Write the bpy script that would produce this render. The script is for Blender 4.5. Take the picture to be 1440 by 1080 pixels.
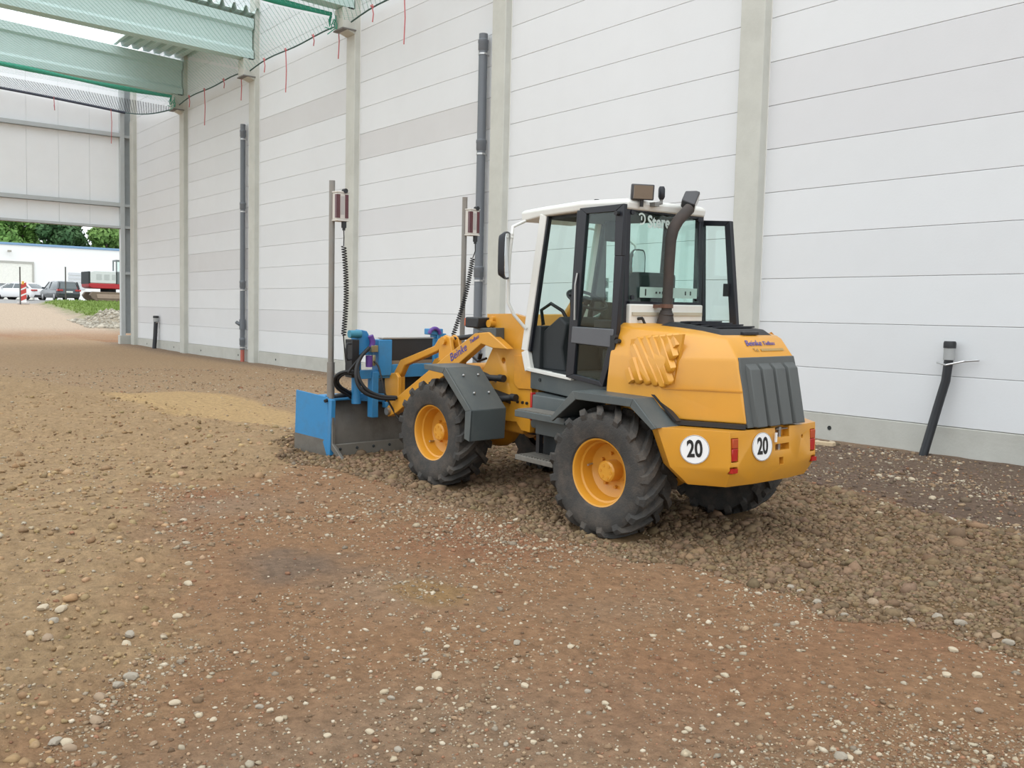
import bpy, math, random
import numpy as np
from mathutils import Matrix, Vector
random.seed(7)
RNG = np.random.default_rng(11)
scene = bpy.context.scene
COL = scene.collection
for o in list(bpy.data.objects):
    bpy.data.objects.remove(o)

# ------------------------------------------------------------------ camera
F_PX = 1325.47
PITCH, ROLL, YAW = math.radians(4.1568), math.radians(1.3337), math.radians(37.885)
WALL_Y, CAM_H = 11.005, 1.553
def ray(x, y):
    u = (x - 720) / F_PX; v = -(y - 540) / F_PX
    c, s = math.cos(ROLL), math.sin(ROLL)
    r = u * c - v * s; up = u * s + v * c
    c, s = math.cos(PITCH), math.sin(PITCH)
    up2 = up * c - s; fw = up * s + c
    c, s = math.cos(YAW), math.sin(YAW)
    return np.array([-(-r * s + fw * c), r * c + fw * s, up2])
EYE = np.array([0, 0, CAM_H])
def on_plane(x, y, axis, val):
    d = ray(x, y); return EYE + d * ((val - EYE[axis]) / d[axis])
cr = ray(720 + F_PX, 540) - ray(720, 540); cu = ray(720, 540 - F_PX) - ray(720, 540); cf = ray(720, 540)
cam_data = bpy.data.cameras.new('camera'); cam = bpy.data.objects.new('camera', cam_data); COL.objects.link(cam)
cam_data.sensor_width = 36; cam_data.lens = F_PX / 1440 * 36; cam_data.clip_end = 600
cam.matrix_world = Matrix(((cr[0], cu[0], -cf[0], 0), (cr[1], cu[1], -cf[1], 0), (cr[2], cu[2], -cf[2], CAM_H), (0, 0, 0, 1)))
scene.camera = cam

# ------------------------------------------------------------------ light
world = bpy.data.worlds.new('overcast_sky'); scene.world = world; world.use_nodes = True
bg = world.node_tree.nodes['Background']; bg.inputs[0].default_value = (0.91, 0.965, 1.0, 1); bg.inputs[1].default_value = 1.68
sd = bpy.data.lights.new('sun', 'SUN'); sd.energy = 0.9; sd.angle = math.radians(50); sd.color = (1, .99, .97)
so = bpy.data.objects.new('sun', sd); COL.objects.link(so); so.rotation_euler = (math.radians(24), math.radians(16), 0)
vs = scene.view_settings
vs.view_transform = 'Standard'; vs.look = 'None'; vs.gamma = 1; vs.use_curve_mapping = False; vs.exposure = 0.0

# ------------------------------------------------------------------ materials
MATS = {}
def new_mat(name):
    m = bpy.data.materials.new(name); m.use_nodes = True; nt = m.node_tree
    return m, nt, nt.nodes['Principled BSDF']
def mat(name, col, rough=.5, metal=0, var=.12, scale=6, bump=0, bscale=60, dirt=None, dirt_amt=.5, dscale=3, coat=0, spec=.5):
    if name in MATS: return MATS[name]
    m, nt, b = new_mat(name); N = nt.nodes; L = nt.links
    tc = N.new('ShaderNodeTexCoord')
    n = N.new('ShaderNodeTexNoise'); n.inputs['Scale'].default_value = scale; n.inputs['Detail'].default_value = 5
    L.new(tc.outputs['Object'], n.inputs['Vector'])
    mr = N.new('ShaderNodeMapRange'); mr.inputs[3].default_value = 1 - var; mr.inputs[4].default_value = 1 + var
    L.new(n.outputs['Fac'], mr.inputs[0])
    mx = N.new('ShaderNodeMix'); mx.data_type = 'RGBA'; mx.blend_type = 'MULTIPLY'; mx.inputs[0].default_value = 1
    mx.inputs[6].default_value = (*col, 1); L.new(mr.outputs[0], mx.inputs[7])
    out = mx.outputs[2]
    if dirt:
        n2 = N.new('ShaderNodeTexNoise'); n2.inputs['Scale'].default_value = dscale; n2.inputs['Detail'].default_value = 8; n2.inputs['Roughness'].default_value = .7
        L.new(tc.outputs['Object'], n2.inputs['Vector'])
        r2 = N.new('ShaderNodeMapRange'); r2.inputs[1].default_value = .45; r2.inputs[2].default_value = .7; r2.inputs[4].default_value = dirt_amt
        L.new(n2.outputs['Fac'], r2.inputs[0])
        m2 = N.new('ShaderNodeMix'); m2.data_type = 'RGBA'; L.new(r2.outputs[0], m2.inputs[0]); L.new(out, m2.inputs[6]); m2.inputs[7].default_value = (*dirt, 1)
        out = m2.outputs[2]
    L.new(out, b.inputs['Base Color'])
    b.inputs['Roughness'].default_value = rough; b.inputs['Metallic'].default_value = metal
    b.inputs['Specular IOR Level'].default_value = spec
    if coat: b.inputs['Coat Weight'].default_value = coat; b.inputs['Coat Roughness'].default_value = .1
    if bump:
        nb = N.new('ShaderNodeTexNoise'); nb.inputs['Scale'].default_value = bscale; nb.inputs['Detail'].default_value = 6
        L.new(tc.outputs['Object'], nb.inputs['Vector'])
        bp = N.new('ShaderNodeBump'); bp.inputs['Strength'].default_value = bump; bp.inputs['Distance'].default_value = .02
        L.new(nb.outputs['Fac'], bp.inputs['Height']); L.new(bp.outputs[0], b.inputs['Normal'])
    MATS[name] = m
    return m
def glass_mat(name, tint, refl=.12):
    if name in MATS: return MATS[name]
    m = bpy.data.materials.new(name); m.use_nodes = True; nt = m.node_tree; N = nt.nodes; L = nt.links
    N.remove(N['Principled BSDF'])
    t = N.new('ShaderNodeBsdfTransparent'); t.inputs[0].default_value = (*tint, 1)
    g = N.new('ShaderNodeBsdfGlossy'); g.inputs['Roughness'].default_value = .02; g.inputs[0].default_value = (1, 1, 1, 1)
    fr = N.new('ShaderNodeLayerWeight'); fr.inputs[0].default_value = .5
    pw = N.new('ShaderNodeMath'); pw.operation = 'POWER'; pw.inputs[1].default_value = 4; L.new(fr.outputs['Facing'], pw.inputs[0])
    ml = N.new('ShaderNodeMath'); ml.operation = 'MULTIPLY_ADD'; ml.inputs[1].default_value = .8; ml.inputs[2].default_value = .03
    L.new(pw.outputs[0], ml.inputs[0])
    x = N.new('ShaderNodeMixShader'); L.new(ml.outputs[0], x.inputs[0]); L.new(t.outputs[0], x.inputs[1]); L.new(g.outputs[0], x.inputs[2])
    L.new(x.outputs[0], N['Material Output'].inputs[0])
    MATS[name] = m; return m

YEL = mat('loader_yellow', (.64, .295, .026), .38, var=.06, dirt=(.45, .25, .07), dirt_amt=.22, dscale=4, coat=.3)
YELD = mat('axle_yellow', (.62, .27, .02), .5, var=.1, dirt=(.22, .11, .03), dirt_amt=.5)
GREY = mat('loader_grey', (.075, .09, .092), .5, var=.1, dirt=(.16, .16, .14), dirt_amt=.3)
GRILLE = mat('grille_grey', (.085, .092, .09), .55, var=.08)
BLACK = mat('black_plastic', (.016, .017, .019), .5, var=.2)
BLACKF = mat('black_frame', (.012, .014, .02), .4, var=.2)
RUBBER = mat('tyre_rubber', (.055, .053, .050), .85, var=.2, scale=9, bump=.3, bscale=90, dirt=(.15, .12, .095), dirt_amt=.55, dscale=7, spec=.25)
HOSE = mat('hose_rubber', (.014, .014, .015), .5, spec=.4)
WHITE = mat('cab_white', (.74, .74, .70), .4, var=.05, dirt=(.5, .48, .42), dirt_amt=.3)
BLUE = mat('blade_blue', (.035, .225, .47), .42, var=.12, dirt=(.05, .14, .24), dirt_amt=.5, dscale=6)
STEEL = mat('worn_steel', (.20, .19, .17), .5, .55, var=.3, scale=5, dirt=(.12, .105, .085), dirt_amt=.7, dscale=4)
CHROME = mat('bare_steel', (.42, .42, .41), .32, .85, var=.1)
MAST = mat('mast_steel', (.26, .25, .23), .45, .5, var=.2, dirt=(.2, .14, .1), dirt_amt=.5)
RED = mat('lamp_red', (.42, .015, .012), .25, var=.1, coat=.4)
ORANGE = mat('lamp_orange', (.62, .10, .015), .3, var=.1, coat=.4)
PURPLE = mat('purple_paint', (.11, .045, .26), .45)
DARK = mat('dark_interior', (.02, .024, .026), .7, var=.2)
DUSTY = mat('dusty_step_metal', (.17, .16, .14), .8, .2, var=.3, scale=30)
RUST = mat('exhaust_rusty', (.062, .053, .048), .75, .3, var=.3, scale=12, dirt=(.10, .06, .045), dirt_amt=.4)
TAN = mat('tan_louvre', (.45, .42, .33), .6)
DECALW = mat('decal_white', (.82, .82, .82), .4, var=.02)
DECALK = mat('decal_black', (.01, .01, .01), .4)
DECALB = mat('decal_blue', (.05, .06, .33), .4)
DECALG = mat('decal_grey', (.42, .28, .10), .5)
DECALM = mat('decal_mint', (.62, .74, .70), .5)
GLASS = glass_mat('tinted_glass', (.86, .95, .925))
MIRROR = mat('mirror_glass', (.7, .72, .72), .05, 1, var=.02)
CONC = mat('concrete', (.54, .545, .50), .85, var=.10, scale=2.5, bump=.1, bscale=25, dirt=(.42, .42, .38), dirt_amt=.45, dscale=1.5)
PLINTH = mat('plinth_concrete', (.50, .50, .46), .9, var=.1, scale=3, bump=.15, bscale=30, dirt=(.36, .35, .31), dirt_amt=.4, dscale=1.2)

# ------------------------------------------------------------------ mesh builder
class MB:
    def __init__(s): s.v = []; s.f = []
    def add(s, vs, fs):
        k = len(s.v); s.v += [tuple(map(float, p)) for p in vs]; s.f += [tuple(i + k for i in f) for f in fs]; return s
    def box(s, x0, x1, y0, y1, z0, z1):
        return s.add([(x0, y0, z0), (x1, y0, z0), (x1, y1, z0), (x0, y1, z0), (x0, y0, z1), (x1, y0, z1), (x1, y1, z1), (x0, y1, z1)],
                     [(0, 3, 2, 1), (4, 5, 6, 7), (0, 1, 5, 4), (1, 2, 6, 5), (2, 3, 7, 6), (3, 0, 4, 7)])
    def obox(s, c, ax, ay, az):
        c, ax, ay, az = (np.array(q, float) for q in (c, ax, ay, az))
        vs = [c + i * ax + j * ay + k * az for k in (-1, 1) for (i, j) in ((-1, -1), (1, -1), (1, 1), (-1, 1))]
        return s.add(vs, [(0, 3, 2, 1), (4, 5, 6, 7), (0, 1, 5, 4), (1, 2, 6, 5), (2, 3, 7, 6), (3, 0, 4, 7)])
    def bar(s, p, q, w, h, up=(0, 0, 1)):
        p, q, up = (np.array(a, float) for a in (p, q, up)); d = q - p; l = np.linalg.norm(d); d /= l
        sd = np.cross(d, up); sd /= np.linalg.norm(sd); u = np.cross(sd, d)
        return s.obox((p + q) / 2, d * l / 2, sd * w / 2, u * h / 2)
    def loft(s, rings, cap=True):
        n = len(rings[0]); vs = [p for r in rings for p in r]; fs = []
        for i in range(len(rings) - 1):
            for j in range(n):
                a = i * n + j; b = i * n + (j + 1) % n; fs.append((a, b, b + n, a + n))
        if cap: fs += [tuple(range(n - 1, -1, -1)), tuple(range((len(rings) - 1) * n, len(rings) * n))]
        return s.add(vs, fs)
    def prism(s, poly, axis, a, b):
        def P(p, t):
            q = list(p); q.insert(axis, t); return q
        ar = sum(poly[i][0] * poly[(i + 1) % len(poly)][1] - poly[(i + 1) % len(poly)][0] * poly[i][1] for i in range(len(poly)))
        if axis == 1: ar = -ar
        pl = poly if ar > 0 else poly[::-1]
        if a > b: a, b = b, a
        return s.loft([[P(p, a) for p in pl], [P(p, b) for p in pl]])
    def frame(s, outer, inner, axis, a, b):
        n = len(outer)
        for i in range(n):
            j = (i + 1) % n
            s.prism([outer[i], outer[j], inner[j], inner[i]], axis, a, b)
        return s
    def tube(s, pts, r, n=8, cap=True):
        pts = [np.array(p, float) for p in pts]; rs = r if isinstance(r, (list, tuple)) else [r] * len(pts)
        rings = []; t0 = pts[1] - pts[0]; t0 /= np.linalg.norm(t0)
        ref = np.array((0, 0, 1.)) if abs(t0[2]) < .9 else np.array((1., 0, 0))
        u = np.cross(t0, ref); u /= np.linalg.norm(u)
        for i, p in enumerate(pts):
            t = pts[min(i + 1, len(pts) - 1)] - pts[max(i - 1, 0)]; t /= np.linalg.norm(t) + 1e-12
            u = u - t * (u @ t); u /= np.linalg.norm(u) + 1e-12; w = np.cross(t, u)
            rings.append([p + rs[i] * (math.cos(2 * math.pi * k / n) * u + math.sin(2 * math.pi * k / n) * w) for k in range(n)])
        return s.loft(rings, cap)
    def cyl(s, p, q, r, r2=None, n=16): return s.tube([p, q], [r, r if r2 is None else r2], n)
    def lathe(s, prof, c=(0, 0, 0), axis=1, n=32):
        # prof: (radius, along)
        rings = []
        for k in range(n):
            a = 2 * math.pi * k / n; ring = []
            for r, t in prof:
                p = [r * math.cos(a), r * math.sin(a)]; p.insert(axis, t); ring.append([p[i] + c[i] for i in range(3)])
            rings.append(ring)
        m = len(prof); vs = [p for r in rings for p in r]; fs = []
        for k in range(n):
            for j in range(m - 1):
                a = k * m + j; b = ((k + 1) % n) * m + j; fs.append((a, a + 1, b + 1, b))
        return s.add(vs, fs)
    def ball(s, c, rx, ry=None, rz=None, n=12, m=8):
        ry = rx if ry is None else ry; rz = rx if rz is None else rz
        vs = [(c[0], c[1], c[2] - rz)]; fs = []
        for i in range(1, m):
            a = -math.pi / 2 + math.pi * i / m
            for k in range(n):
                b = 2 * math.pi * k / n; vs.append((c[0] + rx * math.cos(a) * math.cos(b), c[1] + ry * math.cos(a) * math.sin(b), c[2] + rz * math.sin(a)))
        vs.append((c[0], c[1], c[2] + rz)); e = len(vs) - 1
        for k in range(n):
            k2 = (k + 1) % n; fs.append((0, 1 + k2, 1 + k)); fs.append((e, e - n + k, e - n + k2))
            for i in range(m - 2):
                a = 1 + i * n; fs.append((a + k, a + k2, a + n + k2, a + n + k))
        return s.add(vs, fs)
    def mirror_y(s):
        k = len(s.v); s.v += [(x, -y, z) for x, y, z in s.v]; s.f += [tuple(i + k for i in f[::-1]) for f in s.f]; return s
    def build(s, name, m, parent=None, bevel=0, smooth=None, seg=2, loc=None):
        me = bpy.data.meshes.new(name); me.from_pydata(s.v, [], s.f); me.update()
        import bmesh
        bm = bmesh.new(); bm.from_mesh(me); bmesh.ops.recalc_face_normals(bm, faces=bm.faces); bm.to_mesh(me); bm.free()
        me.materials.append(m)
        o = bpy.data.objects.new(name, me); COL.objects.link(o)
        if parent: o.parent = parent
        if loc: o.location = loc
        if bevel:
            b = o.modifiers.new('bevel', 'BEVEL'); b.width = bevel; b.segments = seg; b.limit_method = 'ANGLE'; b.angle_limit = math.radians(35); b.harden_normals = False
        if smooth or bevel:
            me.polygons.foreach_set('use_smooth', [True] * len(me.polygons))
            me.set_sharp_from_angle(angle=math.radians(smooth if smooth else 40))
        return o
def tag(o, label, cat, group=None, kind=None):
    if label: o['label'] = label
    if cat: o['category'] = cat
    if group: o['group'] = group
    if kind: o['kind'] = kind
    return o
def empty(name, loc=(0, 0, 0), rz=0, size=.2):
    o = bpy.data.objects.new(name, None); COL.objects.link(o); o.location = loc; o.rotation_euler = (0, 0, rz); o.empty_display_size = size; return o
def dup(o, parent=None):
    c = o.copy(); COL.objects.link(c); c.parent = parent
    for ch in o.children: dup(ch, c)
    return c
def cut(o, mb):
    c = mb.build('cutter', BLACK, o.parent); m = o.modifiers.new('cut', 'BOOLEAN'); m.object = c; m.operation = 'DIFFERENCE'; m.solver = 'EXACT'
    idx = list(o.modifiers).index(m)
    while idx > 0: o.modifiers.move(idx, idx - 1); idx -= 1
    mods = [x for x in o.modifiers if x != m]
    for x in mods: x.show_viewport = False
    bpy.context.view_layer.update()
    dg = bpy.context.evaluated_depsgraph_get(); me = bpy.data.meshes.new_from_object(o.evaluated_get(dg))
    o.modifiers.remove(m); old = o.data; o.data = me
    for x in mods: x.show_viewport = True
    bpy.data.objects.remove(c)
def text_mesh(s, size, m, name, parent, mtx, extrude=.0015, shear=0, sx=1, bold=0):
    cu = bpy.data.curves.new('txt', 'FONT'); cu.body = s; cu.size = size; cu.align_x = 'CENTER'; cu.align_y = 'CENTER'; cu.extrude = extrude; cu.shear = shear; cu.offset = bold; cu.resolution_u = 4
    t = bpy.data.objects.new('txt', cu); COL.objects.link(t); bpy.context.view_layer.update()
    me = bpy.data.meshes.new_from_object(t.evaluated_get(bpy.context.evaluated_depsgraph_get()))
    bpy.data.objects.remove(t); bpy.data.curves.remove(cu)
    me.transform(Matrix.Diagonal((sx, 1, 1, 1))); me.transform(mtx); me.materials.clear(); me.materials.append(m)
    o = bpy.data.objects.new(name, me); COL.objects.link(o); o.parent = parent; return o
def frame_mtx(c, right, up):
    r = Vector(right).normalized(); u = Vector(up); u = (u - r * u.dot(r)).normalized(); n = r.cross(u)
    return Matrix(((r.x, u.x, n.x, c[0]), (r.y, u.y, n.y, c[1]), (r.z, u.z, n.z, c[2]), (0, 0, 0, 1)))
# value noise (vectorised)
def _h(i, j, k):
    h = (i.astype(np.int64) * 374761393 + j.astype(np.int64) * 668265263 + k * 1442695041) & 0xFFFFFFFF
    h = ((h ^ (h >> 13)) * 1274126177) & 0xFFFFFFFF
    return ((h ^ (h >> 16)) & 0xFFFF) / 65535.0
def vnoise(x, y, sc, seed=0):
    x = np.asarray(x) / sc; y = np.asarray(y) / sc; i = np.floor(x); j = np.floor(y); u = x - i; v = y - j
    u = u * u * (3 - 2 * u); v = v * v * (3 - 2 * v)
    return ((_h(i, j, seed) * (1 - u) + _h(i + 1, j, seed) * u) * (1 - v) + (_h(i, j + 1, seed) * (1 - u) + _h(i + 1, j + 1, seed) * u) * v) - .5
def sstep(a, b, x):
    t = np.clip((np.asarray(x, float) - a) / (b - a), 0, 1); return t * t * (3 - 2 * t)

# ------------------------------------------------------------------ loader frame
M_TH, M_PI, M_RO = math.radians(1.5), math.radians(1.2), math.radians(.8)
M_ROT = Matrix.Rotation(math.pi + M_TH, 3, 'Z') @ Matrix.Rotation(-M_PI, 3, 'Y') @ Matrix.Rotation(-M_RO, 3, 'X')
RM = np.array(M_ROT)
M_T = np.array([-4.955, 4.66, .432]) - RM @ np.array([0, .80, .465])
def lp(px, py, axis, val):
    d = RM.T @ ray(px, py); o = RM.T @ (EYE - M_T); return o + d * ((val - o[axis]) / d[axis])
def LY(px, py, v): return lp(px, py, 1, v)
def LX(px, py, v): return lp(px, py, 0, v)
def LZ(px, py, v): return lp(px, py, 2, v)
def polyY(pts, y): return [(lambda q: (q[0], q[2]))(LY(a, b, y)) for a, b in pts]
# ================================================================== SETTING
def machine_plane(x, y):
    # ground height of the loader's own (slightly tilted) footing
    n = RM[:, 2]; return M_T[2] - (n[0] * (x - M_T[0]) + n[1] * (y - M_T[1])) / n[2]
def px_poly(pts): return [tuple(on_plane(a, b, 2, 0)[:2]) for a, b in pts]
def poly_sd(x, y, poly):
    # signed distance (negative inside)
    x = np.asarray(x, float); y = np.asarray(y, float); d = np.full(x.shape, 1e9); ins = np.zeros(x.shape, bool); n = len(poly)
    for i in range(n):
        ax, ay = poly[i]; bx, by = poly[(i + 1) % n]; ex, ey = bx - ax, by - ay
        t = np.clip(((x - ax) * ex + (y - ay) * ey) / (ex * ex + ey * ey + 1e-12), 0, 1)
        d = np.minimum(d, np.hypot(x - ax - t * ex, y - ay - t * ey))
        c = ((ay > y) != (by > y)) & (x < ex * (y - ay) / (ey if abs(ey) > 1e-12 else 1e-12) + ax); ins ^= c
    return np.where(ins, -d, d)
Z_CLOD = px_poly([(395, 652), (470, 660), (600, 694), (770, 742), (900, 775), (1010, 790), (1090, 815), (1180, 852), (1300, 882), (1440, 918), (1500, 940), (1900, 1060), (1900, 855), (1500, 775), (1440, 752), (1300, 722), (1160, 690), (1080, 668), (1010, 655), (760, 610), (560, 575), (430, 612), (400, 632)])
Z_SOIL = px_poly([(-700, 530), (-60, 520), (90, 540), (190, 556), (300, 590), (420, 606), (440, 648), (330, 682), (205, 690), (222, 740), (252, 790), (236, 850), (230, 900), (150, 965), (90, 1030), (30, 1090), (-60, 1180), (-250, 1350), (-700, 1350)])
Z_SAND = px_poly([(140, 556), (250, 549), (330, 556), (425, 585), (415, 602), (300, 593), (230, 585)])
Z_DARK = px_poly([(1080, 640), (1130, 622), (1440, 652), (2000, 712), (2000, 880), (1440, 752), (1300, 722), (1160, 690), (1080, 666)])
Z_DAMP = px_poly([(325, 790), (380, 775), (480, 782), (500, 800), (430, 820), (340, 832)])
Z_OCHRE = px_poly([(560, 826), (600, 820), (650, 828), (640, 846), (590, 848)])
def y_bank(s): return 13.3 + np.clip(s - 55, -20, 60) * .085
def ground_h(x, y):
    x = np.asarray(x, float); y = np.asarray(y, float); s = -x
    z = .10 * sstep(30, 42, s)
    road = .12 + np.clip(s - 44, 0, 44) * .041
    bank = .22 + 1.02 * sstep(52, 57.5, s) + .66 * sstep(57.5, 82, s)
    bl = sstep(0, 1.6, y - y_bank(s))
    out = road * (1 - bl) + np.maximum(road, bank) * bl
    k = sstep(42, 47, s); z = z * (1 - k) + out * k
    z = z + .05 * vnoise(x, y, 2.7, 3) * (1 - sstep(9.5, 10.6, y) * (s < 40))
    # footing of the loader
    dx = np.maximum(np.maximum(x - (-3.9), -9.4 - x), 0); dy = np.maximum(np.maximum(y - 6.6, 4.4 - y), 0)
    w = 1 - sstep(0, 1.8, np.hypot(dx, dy))
    z = z * (1 - w) + machine_plane(x, y) * w
    c = sstep(.10, -.25, poly_sd(x, y, Z_CLOD)); z = z + .022 * c * (1 - w) + c * .03 * vnoise(x, y, .16, 5)
    q = sstep(.15, -.3, poly_sd(x, y, Z_SOIL)); ph_ = (-.787 * x + .612 * y) / .21 + 2.2 * vnoise(x, y, .6, 12); z = z + q * (.022 * np.sin(2 * math.pi * ph_) * np.clip(vnoise(x, y, 1.1, 13) * 2 + .5, 0, 1) + .05 * vnoise(x, y, .5, 6) + .03 * vnoise(x + .3 * y, y * .4, .12, 7) + .03)
    z = z + .012 * vnoise(x, y, .35, 8) + .008 * vnoise(x, y, .09, 9)
    return z
def build_floor():
    az0 = math.atan2(cf[1], cf[0])
    fine = np.linspace(-.72, .72, 430); rest = np.linspace(.72, 2 * math.pi - .72, 60)[1:-1]
    ang = np.concatenate([fine, rest]) + az0
    rad = np.concatenate([[.0], np.geomspace(.5, 170, 540)])
    na, nr = len(ang), len(rad)
    X = (rad[:, None] * np.cos(ang)[None]).ravel(); Y = (rad[:, None] * np.sin(ang)[None]).ravel()
    Zz = ground_h(X, Y)
    co = np.stack([X, Y, Zz], 1)
    i = np.arange(nr - 1)[:, None] * na; j = np.arange(na)[None]; j2 = (j + 1) % na
    q = np.stack([i + j, i + na + j, i + na + j2, i + j2], -1).reshape(-1, 4)
    me = bpy.data.meshes.new('floor'); me.vertices.add(len(co)); me.vertices.foreach_set('co', co.ravel())
    me.loops.add(q.size); me.loops.foreach_set('vertex_index', q.ravel().astype(np.int32))
    me.polygons.add(len(q)); me.polygons.foreach_set('loop_start', np.arange(0, q.size, 4, dtype=np.int32)); me.polygons.foreach_set('loop_total', np.full(len(q), 4, np.int32))
    me.update(calc_edges=True); me.validate()
    # colour zones of the soils themselves
    n1 = vnoise(X, Y, .6, 21) * .5 + vnoise(X, Y, .17, 22) * .35
    base = np.array([.322, .186, .102]); tan = np.array([.385, .26, .145]); clod = np.array([.225, .145, .075]); dark = np.array([.150, .107, .080])
    sand = np.array([.50, .335, .165]); damp = np.array([.16, .13, .105]); ochre = np.array([.33, .20, .08]); red = np.array([.29, .135, .075])
    c = np.tile(base, (len(X), 1))
    def blend(c, colr, w): return c * (1 - w[:, None]) + colr * w[:, None]
    c = blend(c, red, np.clip(vnoise(X, Y, 1.3, 31) * 1.6, 0, .6))
    c = blend(c, np.array([.32, .225, .15]), np.clip(vnoise(X, Y, .9, 32) * 1.6, 0, .6))
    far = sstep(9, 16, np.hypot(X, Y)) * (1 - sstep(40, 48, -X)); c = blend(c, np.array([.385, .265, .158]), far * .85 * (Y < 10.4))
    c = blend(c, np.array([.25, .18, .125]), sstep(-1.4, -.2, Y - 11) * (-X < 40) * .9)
    c = blend(c, tan, np.clip(sstep(.35, -.35, poly_sd(X, Y, Z_SOIL) + n1 * .8), 0, 1))
    c = blend(c, dark, sstep(.25, -.25, poly_sd(X, Y, Z_DARK) + n1 * .5) * .9)
    c = blend(c, clod, sstep(.15, -.15, poly_sd(X, Y, Z_CLOD) + n1 * .3))
    c = blend(c, sand, sstep(.1, -.2, poly_sd(X, Y, Z_SAND) + n1 * .2) * .9)
    c = blend(c, damp, sstep(.2, -.25, poly_sd(X, Y, Z_DAMP) + n1 * .8) * .6)
    c = blend(c, ochre, sstep(.12, -.12, poly_sd(X, Y, Z_OCHRE) + n1 * .4) * .7)
    s = -X; out = sstep(44, 52, s)
    road = np.array([.46, .36, .27]); grass = np.array([.17, .24, .055]); rub = np.array([.34, .29, .22])
    bl = sstep(-.4, .8, Y - y_bank(s) + n1)
    oc = np.tile(road, (len(X), 1)); oc = blend(oc, rub, bl); g = sstep(.3, 1.1, Y - y_bank(s) + n1) * sstep(57.3, 58.6, s + n1 * 1.5); oc = blend(oc, grass, g)
    oc = blend(oc, np.array([.35, .34, .33]), sstep(79, 81, s))
    c = c * (1 - out[:, None]) + oc * out[:, None]
    at = me.attributes.new('soil', 'FLOAT_COLOR', 'POINT'); at.data.foreach_set('color', np.concatenate([c, np.ones((len(c), 1))], 1).ravel())
    me.polygons.foreach_set('use_smooth', [True] * len(me.polygons))
    m, nt, b = new_mat('soil_gravel'); N = nt.nodes; L = nt.links
    ca = N.new('ShaderNodeAttribute'); ca.attribute_name = 'soil'
    tc = N.new('ShaderNodeTexCoord')
    n = N.new('ShaderNodeTexNoise'); n.inputs['Scale'].default_value = 14; n.inputs['Detail'].default_value = 10; n.inputs['Roughness'].default_value = .8; L.new(tc.outputs['Object'], n.inputs['Vector'])
    mr = N.new('ShaderNodeMapRange'); mr.inputs[1].default_value = .25; mr.inputs[2].default_value = .75; mr.inputs[3].default_value = .45; mr.inputs[4].default_value = 1.55; L.new(n.outputs['Fac'], mr.inputs[0])
    mx = N.new('ShaderNodeMix'); mx.data_type = 'RGBA'; mx.blend_type = 'MULTIPLY'; mx.inputs[0].default_value = 1; L.new(ca.outputs['Color'], mx.inputs[6]); L.new(mr.outputs[0], mx.inputs[7])
    vo = N.new('ShaderNodeTexVoronoi'); vo.inputs['Scale'].default_value = 42; L.new(tc.outputs['Object'], vo.inputs['Vector'])
    vr = N.new('ShaderNodeMapRange'); vr.inputs[1].default_value = .16; vr.inputs[2].default_value = .10; L.new(vo.outputs['Distance'], vr.inputs[0])
    n3 = N.new('ShaderNodeTexNoise'); n3.inputs['Scale'].default_value = 2.2; n3.inputs['Detail'].default_value = 4; L.new(tc.outputs['Object'], n3.inputs['Vector'])
    r3 = N.new('ShaderNodeMapRange'); r3.inputs[1].default_value = .42; r3.inputs[2].default_value = .62; r3.inputs[4].default_value = .8; L.new(n3.outputs['Fac'], r3.inputs[0])
    mm = N.new('ShaderNodeMath'); mm.operation = 'MULTIPLY'; L.new(vr.outputs[0], mm.inputs[0]); L.new(r3.outputs[0], mm.inputs[1])
    m2 = N.new('ShaderNodeMix'); m2.data_type = 'RGBA'; L.new(mm.outputs[0], m2.inputs[0]); L.new(mx.outputs[2], m2.inputs[6]); m2.inputs[7].default_value = (.40, .32, .25, 1)
    L.new(m2.outputs[2], b.inputs['Base Color']); b.inputs['Roughness'].default_value = .95; b.inputs['Specular IOR Level'].default_value = .15
    nb = N.new('ShaderNodeTexNoise'); nb.inputs['Scale'].default_value = 34; nb.inputs['Detail'].default_value = 8; nb.inputs['Roughness'].default_value = .75; L.new(tc.outputs['Object'], nb.inputs['Vector'])
    bp = N.new('ShaderNodeBump'); bp.inputs['Strength'].default_value = .9; bp.inputs['Distance'].default_value = .035; L.new(nb.outputs['Fac'], bp.inputs['Height'])
    bp2 = N.new('ShaderNodeBump'); bp2.inputs['Strength'].default_value = .5; bp2.inputs['Distance'].default_value = .012; L.new(mm.outputs[0], bp2.inputs['Height']); L.new(bp.outputs[0], bp2.inputs['Normal']); L.new(bp2.outputs[0], b.inputs['Normal'])
    me.materials.append(m)
    o = bpy.data.objects.new('floor', me); COL.objects.link(o); tag(o, 'unpaved brown soil and gravel floor of the unfinished hall', 'ground', kind='structure')
build_floor()

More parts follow.
